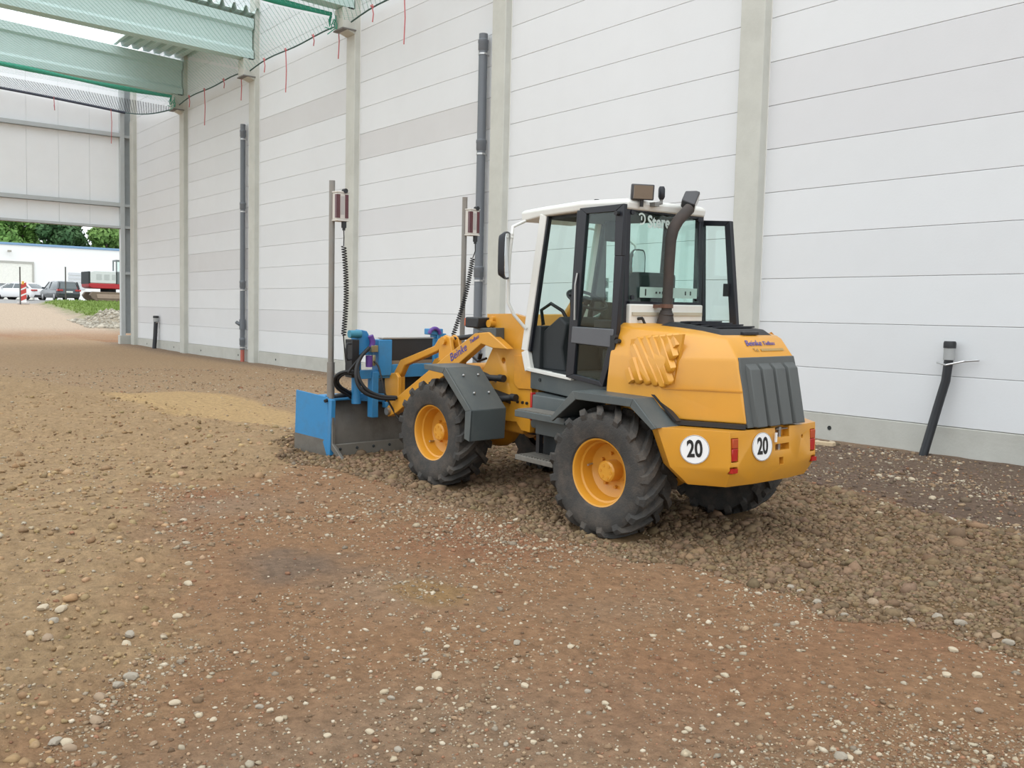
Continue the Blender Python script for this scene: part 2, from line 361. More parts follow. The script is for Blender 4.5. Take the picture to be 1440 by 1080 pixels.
# ---------------------------------------------------------------- long wall of aerated concrete panels
PANEL = .6
COLS = [-2.5, -8.46, -14.40, -20.26, -26.19, -32.17, -37.9]       # right-hand edge of each column
CW, CD = .42, .15
wall_mats = [mat('wall_panel_%s' % n, c, .9, var=.03, scale=1.5, bump=.05, bscale=40, dirt=d, dirt_amt=.3, dscale=.8) for n, c, d in
             (('white', (.705, .722, .738), (.66, .67, .68)), ('pale', (.685, .70, .715), (.63, .64, .65)), ('grey', (.655, .663, .68), (.61, .615, .625)), ('stained', (.62, .62, .625), (.68, .69, .70)))]
wall = MB().box(-38.3, 3.5, WALL_Y + .03, WALL_Y + .3, -.3, .35 + 18 * PANEL).build('wall_right', wall_mats[1])
tag(wall, 'long white hall wall of horizontal aerated concrete panels between columns', 'wall', kind='structure')
ends = [3.5] + COLS
RS = random.Random(5); dark_rows = {(1, 7): 2, (3, 8): 3, (3, 5): 2, (4, 1): 2, (5, 3): 2, (5, 4): 3, (5, 6): 2, (1, 5): 1, (1, 6): 2, (6, 1): 2, (4, 10): 3}
for b in range(len(ends) - 1):
    x1, x0 = ends[b] - (CW if b else 0), ends[b + 1]
    protos = {}
    for k in range(18):
        kind = dark_rows.get((b, k), RS.choice((0, 0, 0, 0, 1, 1)))
        if kind not in protos:
            pz = MB().box(x0, x1, WALL_Y, WALL_Y + .05, .002, PANEL - .002).build('wall_panel', wall_mats[kind], wall, bevel=.005, seg=1); protos[kind] = pz; o = pz
        else:
            o = protos[kind].copy(); COL.objects.link(o); o.parent = wall
        o.location = (0, 0, .35 + k * PANEL)
base = MB().box(-38.3, 3.5, WALL_Y + .02, WALL_Y + .3, -.4, .35).build('baseboard_right', PLINTH)
tag(base, 'grey concrete plinth along the foot of the panel wall', 'plinth', kind='structure')
for b in range(len(ends) - 1):
    x1, x0 = ends[b] - (CW if b else 0), ends[b + 1]
    MB().box(x0, x1, WALL_Y - .005, WALL_Y + .04, -.4, .345).build('plinth_slab', PLINTH, base, bevel=.008, seg=1)
    for t in (.22, .8):
        xx = x0 + (x1 - x0) * t; MB().lathe([(0, 0), (.022, 0), (.03, -.004), (.03, .0)], (xx, WALL_Y - .006, .16), 1, 10).build('anchor_hole', DARK, base)
names = ['behind the open right cab door', 'beside the tall grey downpipe', 'behind the blade masts', 'beside the slim downpipe with the red foot', 'carrying the farthest roof beam', 'in the corner by the gate opening']
for i, xr in enumerate(COLS):
    nm = ['next to the bent standpipe bay'] + names
    c = MB().box(xr - CW, xr, WALL_Y - CD, WALL_Y + .1, -.4, 8.64 if i > 1 else 10.9).build('column_%d' % (i + 1), CONC, bevel=.012)
    c.name = 'concrete_column'; tag(c, 'grey precast concrete column ' + nm[i], 'column', 'concrete columns along the wall', 'structure')
    MB().box(xr - CW * .93, xr - .03, WALL_Y - CD + .02, WALL_Y + .1, 8.6, 10.9).build('column_head', CONC, c)
    MB().box(xr - .02, xr + .012, WALL_Y - .012, WALL_Y + .01, -.3, 10.9).build('joint_strip', mat('joint_sealant', (.72, .72, .69), .8), c)
    if i in (3, 4, 5):
        MB().prism([(WALL_Y - CD, 8.05), (WALL_Y - CD - .32, 8.16), (WALL_Y - CD - .32, 8.62), (WALL_Y - CD, 8.62)], 0, xr - CW, xr).build('corbel', CONC, c, bevel=.01)
        MB().box(xr - CW - .03, xr + .03, WALL_Y - CD - .34, WALL_Y - CD + .02, 8.12, 8.15).build('bearing_plate', mat('dark_plate', (.18, .17, .16), .7), c)

# ---------------------------------------------------------------- roof beams, decking
BEAM = mat('beam_grey_green', (.52, .64, .62), .75, var=.06)
def roof_beam(xr, label):
    xc = xr - .2; y0, y1 = 10.83, -3.0; half = [(.19, .0), (.19, .20), (.085, .30), (.085, .80), (.19, .86), (.19, 1.12)]
    def ring(y):
        d = 10.8 - y; zb = 8.63 + .027 * d; h = 1.12 + .018 * d
        pts = [(w, t if t < .5 else t + h - 1.12) for w, t in half]
        return [(xc + w, y, zb + t) for w, t in pts] + [(xc - w, y, zb + t) for w, t in pts[::-1]]
    o = MB().loft([ring(y0), ring(4), ring(y1)]).build('roof_beam', BEAM, smooth=20); tag(o, label, 'roof beam', 'roof beams', 'structure')
    MB().box(xc - .2, xc + .2, 10.68, 10.82, 8.6, 8.64).build('bearing_pad', BLACK, o)
roof_beam(COLS[3], 'grey roof beam resting on the corbel behind the blade masts')
roof_beam(COLS[4], 'deep grey I-shaped roof beam below the corrugated deck end')
roof_beam(COLS[5], 'farthest I-shaped roof beam with green netting along its foot')
DECK = mat('deck_steel', (.58, .66, .63), .5, .1, var=.06)
pitch = .34; prof = []
y = 8.7
while y < 10.9:
    prof += [(y, 0), (y + .10, 0), (y + .15, .17), (y + .21, .17), (y + .26, 0)]; y += pitch
prof = prof + [(a, b + .012) for a, b in prof[::-1]]
dk = MB()
n2 = len(prof) // 2
dk.loft([[(xx, a, 9.87 + b + .03 * (10.8 - a)) for a, b in prof] for xx in (-32.45, -26.15)], cap=False)
ceil = dk.build('ceiling', DECK); tag(ceil, 'corrugated steel roof deck strip laid over the beams by the wall', 'roof deck', kind='structure')

# ---------------------------------------------------------------- end wall with gate opening
XE = -38.7
STEELG = mat('galvanised_grey', (.52, .55, .56), .55, .1, var=.06)
CLAD = mat('cladding_white', (.92, .94, .96), .55, var=.03, scale=2)
ew = MB().box(XE - .16, XE - .12, -6, 10.62, 4.62, 10.9).build('wall_back', CLAD); tag(ew, 'end wall of pale vertical cladding panels above the gate opening', 'wall', kind='structure')
yy = 10.6
while yy > -5:
    MB().box(XE - .12, XE - .08, yy - 1.087, yy - .003, 4.64, 10.9).build('cladding_panel', CLAD, ew, bevel=.003, seg=1); yy -= 1.09
for z0, h in ((8.06, .16), (5.40, .16), (4.56, .10)):
    o = MB().box(XE - .08, XE + .10, -6, 10.62, z0, z0 + .012).box(XE + .085, XE + .10, -6, 10.62, z0, z0 + h).box(XE - .08, XE - .065, -6, 10.62, z0, z0 + h).build('girt', STEELG, ew)
post = MB().box(XE - .1, XE + .12, 10.58, 10.74, .12, 10.4).build('gate_post', STEELG, bevel=.006); tag(post, 'grey steel gate post at the end of the panel wall', 'post', kind='structure')
MB().box(XE - .12, XE - .08, 10.74, 11.05, .5, 10.4).build('infill_sheet', mat('sheet_grey', (.40, .43, .44), .5, .3), post)
for z in (8.06, 5.42, 4.58, 2.80): MB().box(XE - .08, XE + .10, 10.74, 11.05, z, z + .1).build('rail_stub', STEELG, post)
MB().box(XE - .15, XE + .15, 10.52, 11.1, -.2, .42).build('footing', PLINTH, post, bevel=.01)
far = MB().box(XE - .1, XE + .12, -5.9, -5.7, .0, 10.4).build('gate_post', STEELG, bevel=.006); tag(far, 'second grey steel gate post across the opening', 'post', kind='structure')
# wall beyond the corner column
MB().box(-38.7, -38.3, WALL_Y - .02, WALL_Y + .3, -.3, 10.9).build('corner_panel', wall_mats[1], wall)
# ================================================================== NETS, PIPES
def net_mat(name, col, cell, wire, rot=.6):
    m = bpy.data.materials.new(name); m.use_nodes = True; nt = m.node_tree; N = nt.nodes; L = nt.links; b = N['Principled BSDF']
    b.inputs['Base Color'].default_value = (*col, 1); b.inputs['Roughness'].default_value = .7
    tc = N.new('ShaderNodeTexCoord'); mp = N.new('ShaderNodeMapping'); mp.inputs['Rotation'].default_value = (0, 0, rot); L.new(tc.outputs['Object'], mp.inputs[0])
    sp = N.new('ShaderNodeSeparateXYZ'); L.new(mp.outputs[0], sp.inputs[0]); facs = []
    for a in (0, 1):
        d = N.new('ShaderNodeMath'); d.operation = 'DIVIDE'; d.inputs[1].default_value = cell; L.new(sp.outputs[a], d.inputs[0])
        f = N.new('ShaderNodeMath'); f.operation = 'FRACT'; L.new(d.outputs[0], f.inputs[0])
        l = N.new('ShaderNodeMath'); l.operation = 'LESS_THAN'; l.inputs[1].default_value = wire; L.new(f.outputs[0], l.inputs[0]); facs.append(l)
    mx = N.new('ShaderNodeMath'); mx.operation = 'MAXIMUM'; L.new(facs[0].outputs[0], mx.inputs[0]); L.new(facs[1].outputs[0], mx.inputs[1])
    t = N.new('ShaderNodeBsdfTransparent'); x = N.new('ShaderNodeMixShader'); L.new(mx.outputs[0], x.inputs[0]); L.new(t.outputs[0], x.inputs[1]); L.new(b.outputs[0], x.inputs[2]); L.new(x.outputs[0], N['Material Output'].inputs[0])
    return m
NETG = net_mat('green_net', (.20, .50, .42), .10, .085); NETK = net_mat('grey_net', (.05, .06, .085), .08, .19, .3)
ROPE = mat('net_rope', (.05, .10, .09), .8); GROPE = mat('green_net_roll', (.03, .30, .20), .7, var=.3, scale=20); TIE = mat('red_tie', (.55, .16, .17), .8)
def sag_net(name, x0, x1, y0, y1, zf, m, nx=14, ny=26):
    vs = []; fs = []
    for i in range(nx + 1):
        for j in range(ny + 1):
            x = x0 + (x1 - x0) * i / nx; y = y0 + (y1 - y0) * j / ny; vs.append((x, y, zf(i / nx, j / ny)))
    for i in range(nx):
        for j in range(ny):
            a = i * (ny + 1) + j; fs.append((a, a + 1, a + ny + 2, a + ny + 1))
    return MB().add(vs, fs).build(name, m, smooth=60)
def net_bay(x0, x1, label, m, dz=0):
    # hung from corbel to corbel along the wall, rising with the beams towards the hall
    def zf(u, v):
        d = v * 12.5; edge = 8.30 + .10 * math.sin(math.pi * u) * (1 - v) ; return edge + dz + .026 * d - .22 * math.sin(math.pi * u) * min(1, v * 5) + .04 * math.sin(9 * u + 7 * v)
    o = sag_net('safety_net', x0, x1, 10.72, -1.8, zf, m); tag(o, label, 'safety net')
    rp = [(x0 + (x1 - x0) * u, 10.72, zf(u, 0) - .01) for u in np.linspace(0, 1, 15)]; MB().tube(rp, .018, 6).build('edge_rope', ROPE, o)
    for u, ln in ((.18, .35), (.42, 1.1), (.70, .25), (.93, .8)):
        p = np.array(rp[0]) * (1 - u) + np.array(rp[-1]) * u; p[2] = zf(u, 0)
        MB().tube([p + (0, -.02, .05), p + (.02, -.03, -.05), p + (.05, -.02, -ln * .5), p + (.03, -.03, -ln)], .014, 5).tube([p + (-.06, -.02, .03), p + (.06, -.02, -.02)], .025, 5).build('tie_cord', TIE, o)
    return o
net_far = net_bay(-32.2, -26.4, 'green safety net hung under the bay of the corrugated deck', NETG)
net_mid = net_bay(-26.2, -20.4, 'green safety net hung between the corbels behind the blade masts', NETG)
net_bay(-20.2, -14.5, 'green safety net reaching the column beside the tall downpipe', NETG)
def zk(u, v):
    d = v * 12.5; lo = 9.0 + .075 * d - .004 * d * d; hi = 8.25 + .03 * d; return lo * (1 - u) + hi * u - .12 * math.sin(math.pi * u)
kn = sag_net('safety_net', -38.5, -32.5, 10.75, -1.8, zk, NETK); tag(kn, 'dark grey net strung from the last beam to the end wall', 'safety net')
MB().tube([(-38.5, 10.75 - t * 12.5, zk(0, t)) for t in np.linspace(0, 1, 16)], .05, 6).build('edge_rope', mat('dark_rope', (.06, .07, .10), .8), kn)
MB().tube([(-38.5 + 6 * t, 10.75, zk(t, 0)) for t in np.linspace(0, 1, 10)], .022, 6).build('edge_rope', ROPE, kn)
for t in (.05, .25, .45): 
    p = np.array((-38.4, 10.7 - t * 10, zk(0, t))); MB().tube([p, p + (.03, .02, -.5), p + (.02, 0, -1.3 if t < .1 else -.3)], .014, 5).build('tie_cord', TIE, kn)
def net_roll(xb, parent):
    y0 = 10.42; rl = MB(); pts = [(xb + .02 * math.sin(7 * t), y0 - 12 * t, 8.50 + .33 * t - .03 * math.sin(11 * t)) for t in np.linspace(0, 1, 26)]
    rl.tube(pts, [.05 + .03 * math.sin(13 * t) ** 2 for t in np.linspace(0, 1, 26)], 8)
    o = rl.build('rolled_edge', GROPE, parent, smooth=60); o['label'] = 'bunched bright green net edge'
    k = MB(); rr = random.Random(3)
    for _ in range(9):
        a = np.array((xb + rr.uniform(-.1, .1), y0 + rr.uniform(-.02, .08), 8.4 + rr.uniform(-.25, .1))); k.tube([a, a + (rr.uniform(-.12, .12), rr.uniform(-.1, .03), -.12), a + (rr.uniform(-.15, .15), rr.uniform(-.1, .03), rr.uniform(-.3, 0))], .012, 5)
    o2 = k.build('knotted_end', GROPE, o); o2['kind'] = 'stuff'
net_roll(-32.05, net_far); net_roll(-20.62, net_mid)

PIPE = mat('pvc_grey', (.14, .155, .175), .45, var=.06); CLIP = mat('pipe_clip', (.55, .55, .55), .35, .8); PE = mat('pe_black', (.018, .02, .024), .4); REDP = mat('red_drain', (.45, .12, .09), .6)
def downpipe(x, z0, z1, r, label, rings, foot):
    y = WALL_Y - r - .05
    o = MB().cyl((x, y, z0), (x, y, z1), r, n=20).build('downpipe', PIPE, smooth=50); tag(o, label, 'downpipe', 'drainage downpipes on the wall')
    for z in rings:
        MB().lathe([(r, -.12), (r * 1.14, -.1), (r * 1.14, .02), (r * 1.2, .03), (r * 1.2, .08), (r, .1)], (x, y, z), 2, 20).build('socket_joint', PIPE, o, smooth=40)
        MB().lathe([(r * 1.02, -.20), (r * 1.12, -.20), (r * 1.12, -.165), (r * 1.02, -.165)], (x, y, z), 2, 16).box(x - .01, x + .01, y + r, WALL_Y, z - .2, z - .17).build('pipe_clip', CLIP, o)
    if foot:
        MB().cyl((x, y, -.1), (x, y, z0 + .02), r * .8, n=12).build('drain_foot', REDP, o, smooth=50)
        MB().cyl((x - .02, y - r, z0 + .75), (x - .10, y - r - .08, z0 + .82), .05, n=10).cyl((x, y, z0 + .6), (x, y, z0 + .9), r * 1.25, n=14).build('cleaning_eye', PIPE, o, smooth=50)
downpipe(-15.12, -.05, 6.95, .085, 'tall thick grey downpipe on the wall behind the cab', (6.75, 4.85, 2.4), False)
downpipe(-27.1, .35, 6.95, .075, 'slim grey downpipe with a red foot on the far wall', (6.7, 4.6, 2.3, .6), True)
def standpipe(pts, r, label):
    o = MB().tube(pts, r, 14).build('standpipe', PE, smooth=50); tag(o, label, 'standpipe', 'black plastic standpipes')
    t = np.array(pts[-1])
    MB().cyl(t + (0, 0, -.03), t + (0, 0, .12), r * 1.25, n=14).build('grey_coupling', mat('coupling_grey', (.36, .37, .37), .5), o, smooth=50)
    MB().lathe([(0, .19), (r * 1.2, .19), (r * 1.35, .17), (r * 1.35, .11), (0, .11)], t, 2, 14).build('end_cap', BLACK, o, smooth=40)
    MB().tube([t + (-.16, .03, -.07), t + (0, -.06, -.09), t + (.17, .03, -.04), t + (.34, .03, -.02)], .012, 6).build('tie_wire', CLIP, o)
standpipe([(-5.80, 10.72, -.1), (-5.755, 10.80, .25), (-5.70, 10.86, .6), (-5.64, 10.89, .9), (-5.62, 10.90, 1.18)], .052, 'bent black standpipe with grey coupling leaning on the wall right of the loader')
standpipe([(-35.25, 10.8, -.1), (-35.26, 10.85, .5), (-35.27, 10.88, 1.05)], .075, 'short black standpipe near the gate corner')
# ================================================================== LOADER  (local: +X forward, +Y its left = towards the viewer, +Z up)
ld = empty('wheel_loader', tuple(M_T)); ld.rotation_euler = M_ROT.to_euler()
tag(ld, 'yellow compact wheel loader with white cab parked along the panel wall', 'wheel loader')
def part(mb, name, m, parent=None, **k): return mb.build(name, m, parent or ld, **k)

def make_wheel(R=.486):
    t = MB(); rb = R - .044
    half = [(.25, .150), (.262, .165), (.30, .178), (.36, .186), (.405, .182), (rb - .012, .168), (rb, .12), (rb + .003, 0)]
    prof = half + [(r, -y) for r, y in half[-2::-1]]
    t.lathe(prof, (0, 0, 0), 1, 72)
    n = 17
    for side in (1, -1):
        for k in range(n):
            a0 = 2 * math.pi * (k + (.5 if side < 0 else 0)) / n; st = []
            # stations from the centre line over the shoulder down the sidewall
            for yy, da, hw, rt, rl in ((-.014, -.02, .052, R, rb - .01), (.055, .10, .056, R, rb - .01), (.125, .235, .064, R - .003, rb - .01), (.176, .33, .075, R - .020, rb - .03), (.196, .345, .060, R - .055, rb - .075)):
                st.append((yy * side, a0 + da, hw / R, rt, rl))
            rings = []
            for yy, a, w, rt, rl in st:
                rings.append([(r * math.cos(b), yy if r == rt else yy - side * (.0 if abs(yy) < .15 else .02), r * math.sin(b)) for r, b in ((rl, a - w * .62), (rl, a + w * .62), (rt, a + w * .42), (rt, a - w * .42))])
            t.loft(rings)
    w = t.build('wheel', RUBBER, smooth=32)
    rim = MB().lathe([(.205, -.14), (.222, .02), (.226, .07), (.236, .075), (.238, .118), (.245, .126), (.256, .128), (.258, .145), (.250, .152), (.240, .148), (.232, .130), (.228, .085), (.214, .078), (.210, .03), (.20, -.012), (.17, -.03), (.10, -.035), (0, -.035)], (0, 0, 0), 1, 48)
    part(rim, 'rim', YEL, w, smooth=35)
    hub = MB().lathe([(0, .072), (.066, .072), (.078, .062), (.080, -.035)], (0, 0, 0), 1, 28); part(hub, 'hub', YEL, w, smooth=35)
    for k in range(6):
        a = 2 * math.pi * k / 6 + .3; part(MB().lathe([(0, .076), (.011, .076), (.012, .070)], (.047 * math.cos(a), 0, .047 * math.sin(a)), 1, 8), 'hub_bolt', YELD, w)
    for k in range(8):
        a = 2 * math.pi * k / 8; part(MB().lathe([(0, -.005), (.013, -.005), (.013, -.035)], (.125 * math.cos(a), 0, .125 * math.sin(a)), 1, 6), 'wheel_nut', YELD, w)
    part(MB().cyl((.19, -.01, .06), (.18, .05, .055), .008, n=6), 'valve', CHROME, w)
    return w
w0 = make_wheel()
WB = 2.13; TR = .655
for i, (x, y, z, rz, spin) in enumerate(((0, TR, .465, .096, .2), (WB, TR, .475, .05, .9), (0, -TR, .465, .096, 1.7), (WB, -TR, .475, .05, 2.4))):
    w = w0 if i == 0 else dup(w0)
    w.parent = ld; w.location = (x, y, z)
    w.rotation_euler = (Matrix.Rotation(rz + (0 if y > 0 else math.pi), 3, 'Z') @ Matrix.Rotation(spin, 3, 'Y')).to_euler()
# axles, chassis
part(MB().cyl((0, -.5, .465), (0, .5, .465), .085).ball((0, 0, .465), .2, .2, .19).cyl((0, .36, .465), (0, .56, .465), .14).cyl((0, -.36, .465), (0, -.56, .465), .14), 'rear_axle', YELD, smooth=50)
part(MB().cyl((WB, -.5, .475), (WB, .5, .475), .085).ball((WB, 0, .475), .2, .2, .19).cyl((WB, .36, .475), (WB, .56, .475), .14).cyl((WB, -.36, .475), (WB, -.56, .475), .14), 'front_axle', YELD, smooth=50)
part(MB().box(-.75, .95, -.30, .30, .42, 1.02).box(.3, 1.0, -.2, .2, .36, .6), 'rear_chassis', DARK, bevel=.02)
part(MB().cyl((1.15, 0, .5), (1.15, 0, 1.0), .09).box(.9, 1.35, -.14, .14, .50, .58).box(.9, 1.35, -.14, .14, .86, .94), 'articulation_joint', DARK, smooth=40)
part(MB().tube([(.2, 0, .5), (1.1, 0, .52), (2.0, 0, .5)], .05, 10), 'drive_shaft', DARK, smooth=50)

# counterweight
def sym(h): return h + [(x, -y) for x, y in h[::-1]]
top = sym([(-.40, .70), (-.53, .775), (-.925, .50), (-.955, .22)]); mid = sym([(-.50, .66), (-.615, .7247), (-.945, .495), (-.975, .22)]); bot = sym([(-.58, .56), (-.675, .601), (-.885, .455), (-.915, .20)])
rear = [[(x, y, z) for x, y in p] for p, z in ((bot, .475), (mid, .60), (top, .862))]
cw = part(MB().loft(rear), 'counterweight', YEL, bevel=.014, seg=3)
cutm = MB().box(-1.02, -.905, -.13, .035, .700, .745).box(-1.02, -.905, -.13, .035, .79, .90).box(-1.02, -.92, -.06, -.01, .600, .65).cyl((-1.05, -.30, .775), (-.9, -.30, .775), .014, n=12)
for s in (1, -1): cutm.obox((-.955, s * .452, .735), (.05, 0, 0), (0, .034, 0), (0, 0, .082)); cutm.obox((-.975, s * .462, .598), (.06, 0, 0), (0, .035, 0), (0, 0, .025))
cut(cw, cutm)
for s in (1, -1):
    part(MB().box(-.945, -.915, s * .452 - .030, s * .452 + .030, .66, .745), 'tail_lamp', RED, cw, bevel=.004)
    part(MB().box(-.944, -.914, s * .452 - .030, s * .452 + .030, .747, .812), 'tail_lamp', mat('lamp_amber_red', (.45, .07, .02), .3), cw, bevel=.004)
    part(MB().box(-.958, -.92, s * .462 - .03, s * .462 + .03, .582, .612), 'reflector', RED, cw)
part(MB().box(-.955, -.90, -.115, .02, .845, .85).cyl((-.93, -.05, .70), (-.93, -.05, .86), .014, n=10).cyl((-.935, .02, .80), (-.935, .02, .83), .012, n=8), 'hitch_pin', CHROME, cw)
part(MB().box(-.985, -.975, .045, .062, .765, .83), 'hitch_tag', DECALW, cw)
def disc(c, r, right, up, name, parent, digits):
    m = frame_mtx(c, right, up); n = 40
    d = MB().lathe([(0, .003), (r, .003), (r, 0)], (0, 0, 0), 2, n)
    d.v = [tuple(m @ Vector(v)) for v in d.v]; o = part(d, name, DECALW)
    g = MB().lathe([(r * .955, .0035), (r * .975, .0042), (r * .975, .003)], (0, 0, 0), 2, n); g.v = [tuple(m @ Vector(v)) for v in g.v]; part(g, 'sign_border', DECALK, o)
    mt = m @ Matrix.Translation((0, 0, .0045)); text_mesh(digits, r * 1.62, DECALK, 'speed_digits', o, mt, .001, sx=.66, bold=.0045)
    return o
def surf_pt(px, py, p0, nrm):
    d = RM.T @ ray(px, py); o = RM.T @ (EYE - M_T); p0 = np.array(p0); nrm = np.array(nrm); return o + d * (((p0 - o) @ nrm) / (d @ nrm))
# left flank face of the counterweight
fa = np.array(rear[2][2]); fb = np.array(rear[2][1]); fc = np.array(rear[1][2]); fr = fa - fb; fu = fa - fc; fn = np.cross(fr, fu); fn /= np.linalg.norm(fn)
if fn[1] < 0: fn = -fn
rt = np.cross(fu / np.linalg.norm(fu), fn); s1 = surf_pt(977, 632, fa, fn) + fn * .004
if rt @ fr < 0: rt = -rt
disc(s1, .098, rt, np.cross(fn, rt), 'speed_sign', cw, '20')
ga = np.array(rear[2][3]); gb = np.array(rear[2][4]); gc = np.array(rear[1][3]); gr = gb - gb + (gb - ga); gu = ga - gc; gn = np.cross(gr, gu); gn /= np.linalg.norm(gn)
if gn[0] > 0: gn = -gn
g2a = np.array(rear[2][2]); gr2 = ga - g2a; gu2 = ga - gc; gn2 = np.cross(gr2, gu2); gn2 /= np.linalg.norm(gn2); gn2 = -gn2 if gn2[0] > 0 else gn2
s2 = surf_pt(1071, 628, ga, gn2) + gn2 * .006; rt2 = gr2 / np.linalg.norm(gr2)
disc(s2, .098, rt2, np.cross(gn2, rt2), 'speed_sign', cw, '20')

# bonnet
def ring(h, zs): return [(x, y, z) for (x, y), z in zip(h, zs)] + [(x, -y, z) for (x, y), z in list(zip(h, zs))[::-1]]
bn = [ring([(.14, .61), (-.42, .62), (-.93, .335)], [.90] * 3), ring([(.14, .60), (-.42, .625), (-.885, .333)], [1.12] * 3),
      ring([(.14, .58), (-.44, .625), (-.835, .33)], [1.30, 1.305, 1.315]), ring([(.14, .575), (-.44, .615), (-.822, .325)], [1.325, 1.33, 1.345]),
      ring([(.14, .50), (-.42, .515), (-.725, .315)], [1.515, 1.495, 1.465]), ring([(.14, .45), (-.40, .45), (-.70, .295)], [1.545, 1.52, 1.482])]
bonnet = part(MB().loft(bn), 'bonnet', YEL, bevel=.012, seg=3)
part(MB().box(.10, .15, -.57, .57, .9, 1.45), 'bonnet_seal', BLACK, bonnet)
part(MB().bar((-.43, .628, 1.115), (-.89, .334, 1.118), .006, .010), 'panel_seam', YELD, bonnet)
part(MB().prism([(-.36, 1.06), (-.33, 1.06), (-.545, .90), (-.575, .90)], 1, .58, .627).bar((-.50, .60, .885), (-.94, .345, .885), .04, .03), 'bonnet_seal', BLACK, bonnet)
# louvre panel, eight slanted slats on the left flank (and its twin on the right)
def slat(s, px0, px1):
    def P(q, off):
        p = LY(q[0], q[1], .6); z = p[2]; yv = .60 + (z - 1.12) * (-.02 / .2) if z < 1.3 else .58 - (z - 1.3) * (.07 / .2); p = LY(q[0], q[1], yv + off); return p
    a = P(px0, .040); b = P(px1, .040); d = (b - a); d /= np.linalg.norm(d); n = np.array((0, .95, .3)); sd = np.cross(d, n); sd /= np.linalg.norm(sd)
    m = MB(); rings = []
    for t, k in ((0, .3), (.04, .9), (.5, 1), (.96, .9), (1, .3)):
        c = a + (b - a) * t; w = .044 * k
        rings.append([c + sd * w - n * .016, c + sd * w * .8 + n * .006 * k, c - sd * w * .3 + n * .018 * k, c - sd * w - n * .012])
    m.loft(rings)
    if s < 0: m.v = [(x, -y, z) for x, y, z in m.v]
    return m
lv = part(MB().prism(polyY([(884, 477), (957, 470), (944, 545), (876, 537)], .60), 1, .55, .575), 'louvre_panel', YEL, bonnet)
sl = [((889, 503), (900, 538)), ((889, 484), (913, 539)), ((896, 475), (924, 541)), ((907, 473), (934, 543)), ((917, 472), (941, 540)), ((927, 472), (944, 522)), ((937, 471), (947, 504)), ((946, 471), (951, 488)), ((883, 518), (889, 537))]
for s in (1, -1):
    for a, b in sl: part(slat(s, a, b), 'louvre_slat', YEL, bonnet, smooth=50)
# rear grille: plate and four raised pads
def gp(y, z, off=0):
    t = (1.345 - z) / (1.345 - .88); x = -.838 - .105 * t - off; return (x, y, z)
gr_ = part(MB().loft([[gp(.325, .875), gp(-.325, .875), (-.80, -.325, .875), (-.80, .325, .875)], [gp(.325, 1.27), gp(-.325, 1.27), (-.80, -.325, 1.27), (-.80, .325, 1.27)], [gp(.315, 1.345), gp(-.315, 1.345), (-.80, -.315, 1.345), (-.80, .315, 1.345)]]), 'grille', GRILLE, bevel=.004)
for yc in (.205, .06, -.085, -.235):
    m = MB(); hw = .062
    m.loft([[gp(yc + hw, .878, -.004), gp(yc + hw - .012, .878, .034), gp(yc - hw + .004, .878, .034), gp(yc - hw - .006, .878, -.004)], [gp(yc + hw, 1.27, -.004), gp(yc + hw - .012, 1.265, .034), gp(yc - hw + .004, 1.265, .034), gp(yc - hw - .006, 1.27, -.004)], [gp(yc + hw, 1.305, -.01), gp(yc + hw - .01, 1.302, .0), gp(yc - hw + .004, 1.302, .0), gp(yc - hw - .006, 1.305, -.01)]])
    part(m, 'grille_pad', GRILLE, gr_, bevel=.005)
# black vent cover on the bonnet
vent = part(MB().loft([[(-.08, .30, 1.53), (-.66, .28, 1.478), (-.68, -.28, 1.478), (-.08, -.30, 1.53)], [(-.14, .25, 1.562), (-.56, .25, 1.535), (-.60, .10, 1.535), (-.60, -.22, 1.535), (-.14, -.25, 1.562)][:1] + [(-.60, .24, 1.525), (-.62, -.24, 1.525), (-.14, -.25, 1.562)]]), 'vent_cover', BLACK, bevel=.008)
for k in range(4): part(MB().obox((-.22 - .1 * k, -.02, 1.564 - .0085 * k), (.035, 0, -.003), (0, .2, 0), (0, 0, .006)), 'vent_slat', BLACKF, vent)
part(MB().box(-.685, -.655, -.10, .08, 1.49, 1.512), 'bonnet_handle', BLACKF, vent, bevel=.004)
# lettering on the sloped tail face
ta = np.array((-.725, 0, 1.465)); tb = np.array((-.822, 0, 1.345)); tu = ta - tb; tn = np.cross((0, -1, 0), tu); tn /= np.linalg.norm(tn); tn = -tn if tn[0] > 0 else tn
mt = frame_mtx((ta + tb) / 2 + tn * .004 + np.array((0, .055, 0)) + tu * .24, (0, -1, 0), tu); text_mesh('Beinke', .068, DECALB, 'lettering', bonnet, mt, .001, shear=.15)
mt = frame_mtx((ta + tb) / 2 + tn * .004 + np.array((0, -.12, 0)) + tu * .22, (0, -1, 0), tu); text_mesh('Tiefbau', .046, DECALB, 'lettering', bonnet, mt, .001, shear=.15)
mt = frame_mtx((ta + tb) / 2 + tn * .004 + np.array((0, -.06, 0)) - tu * .14, (0, -1, 0), tu); text_mesh('Tel.', .042, DECALG, 'lettering', bonnet, mt @ Matrix.Translation((-.125, 0, 0)), .001)
for k in range(10):
    st_ = MB().box(-.011, .011, -.011, .011, 0, .001); mk = mt @ Matrix.Translation((-.06 + .027 * k, 0, 0)); st_.v = [tuple(mk @ Vector(v)) for v in st_.v]; part(st_, 'faded_stroke', DECALG, bonnet)

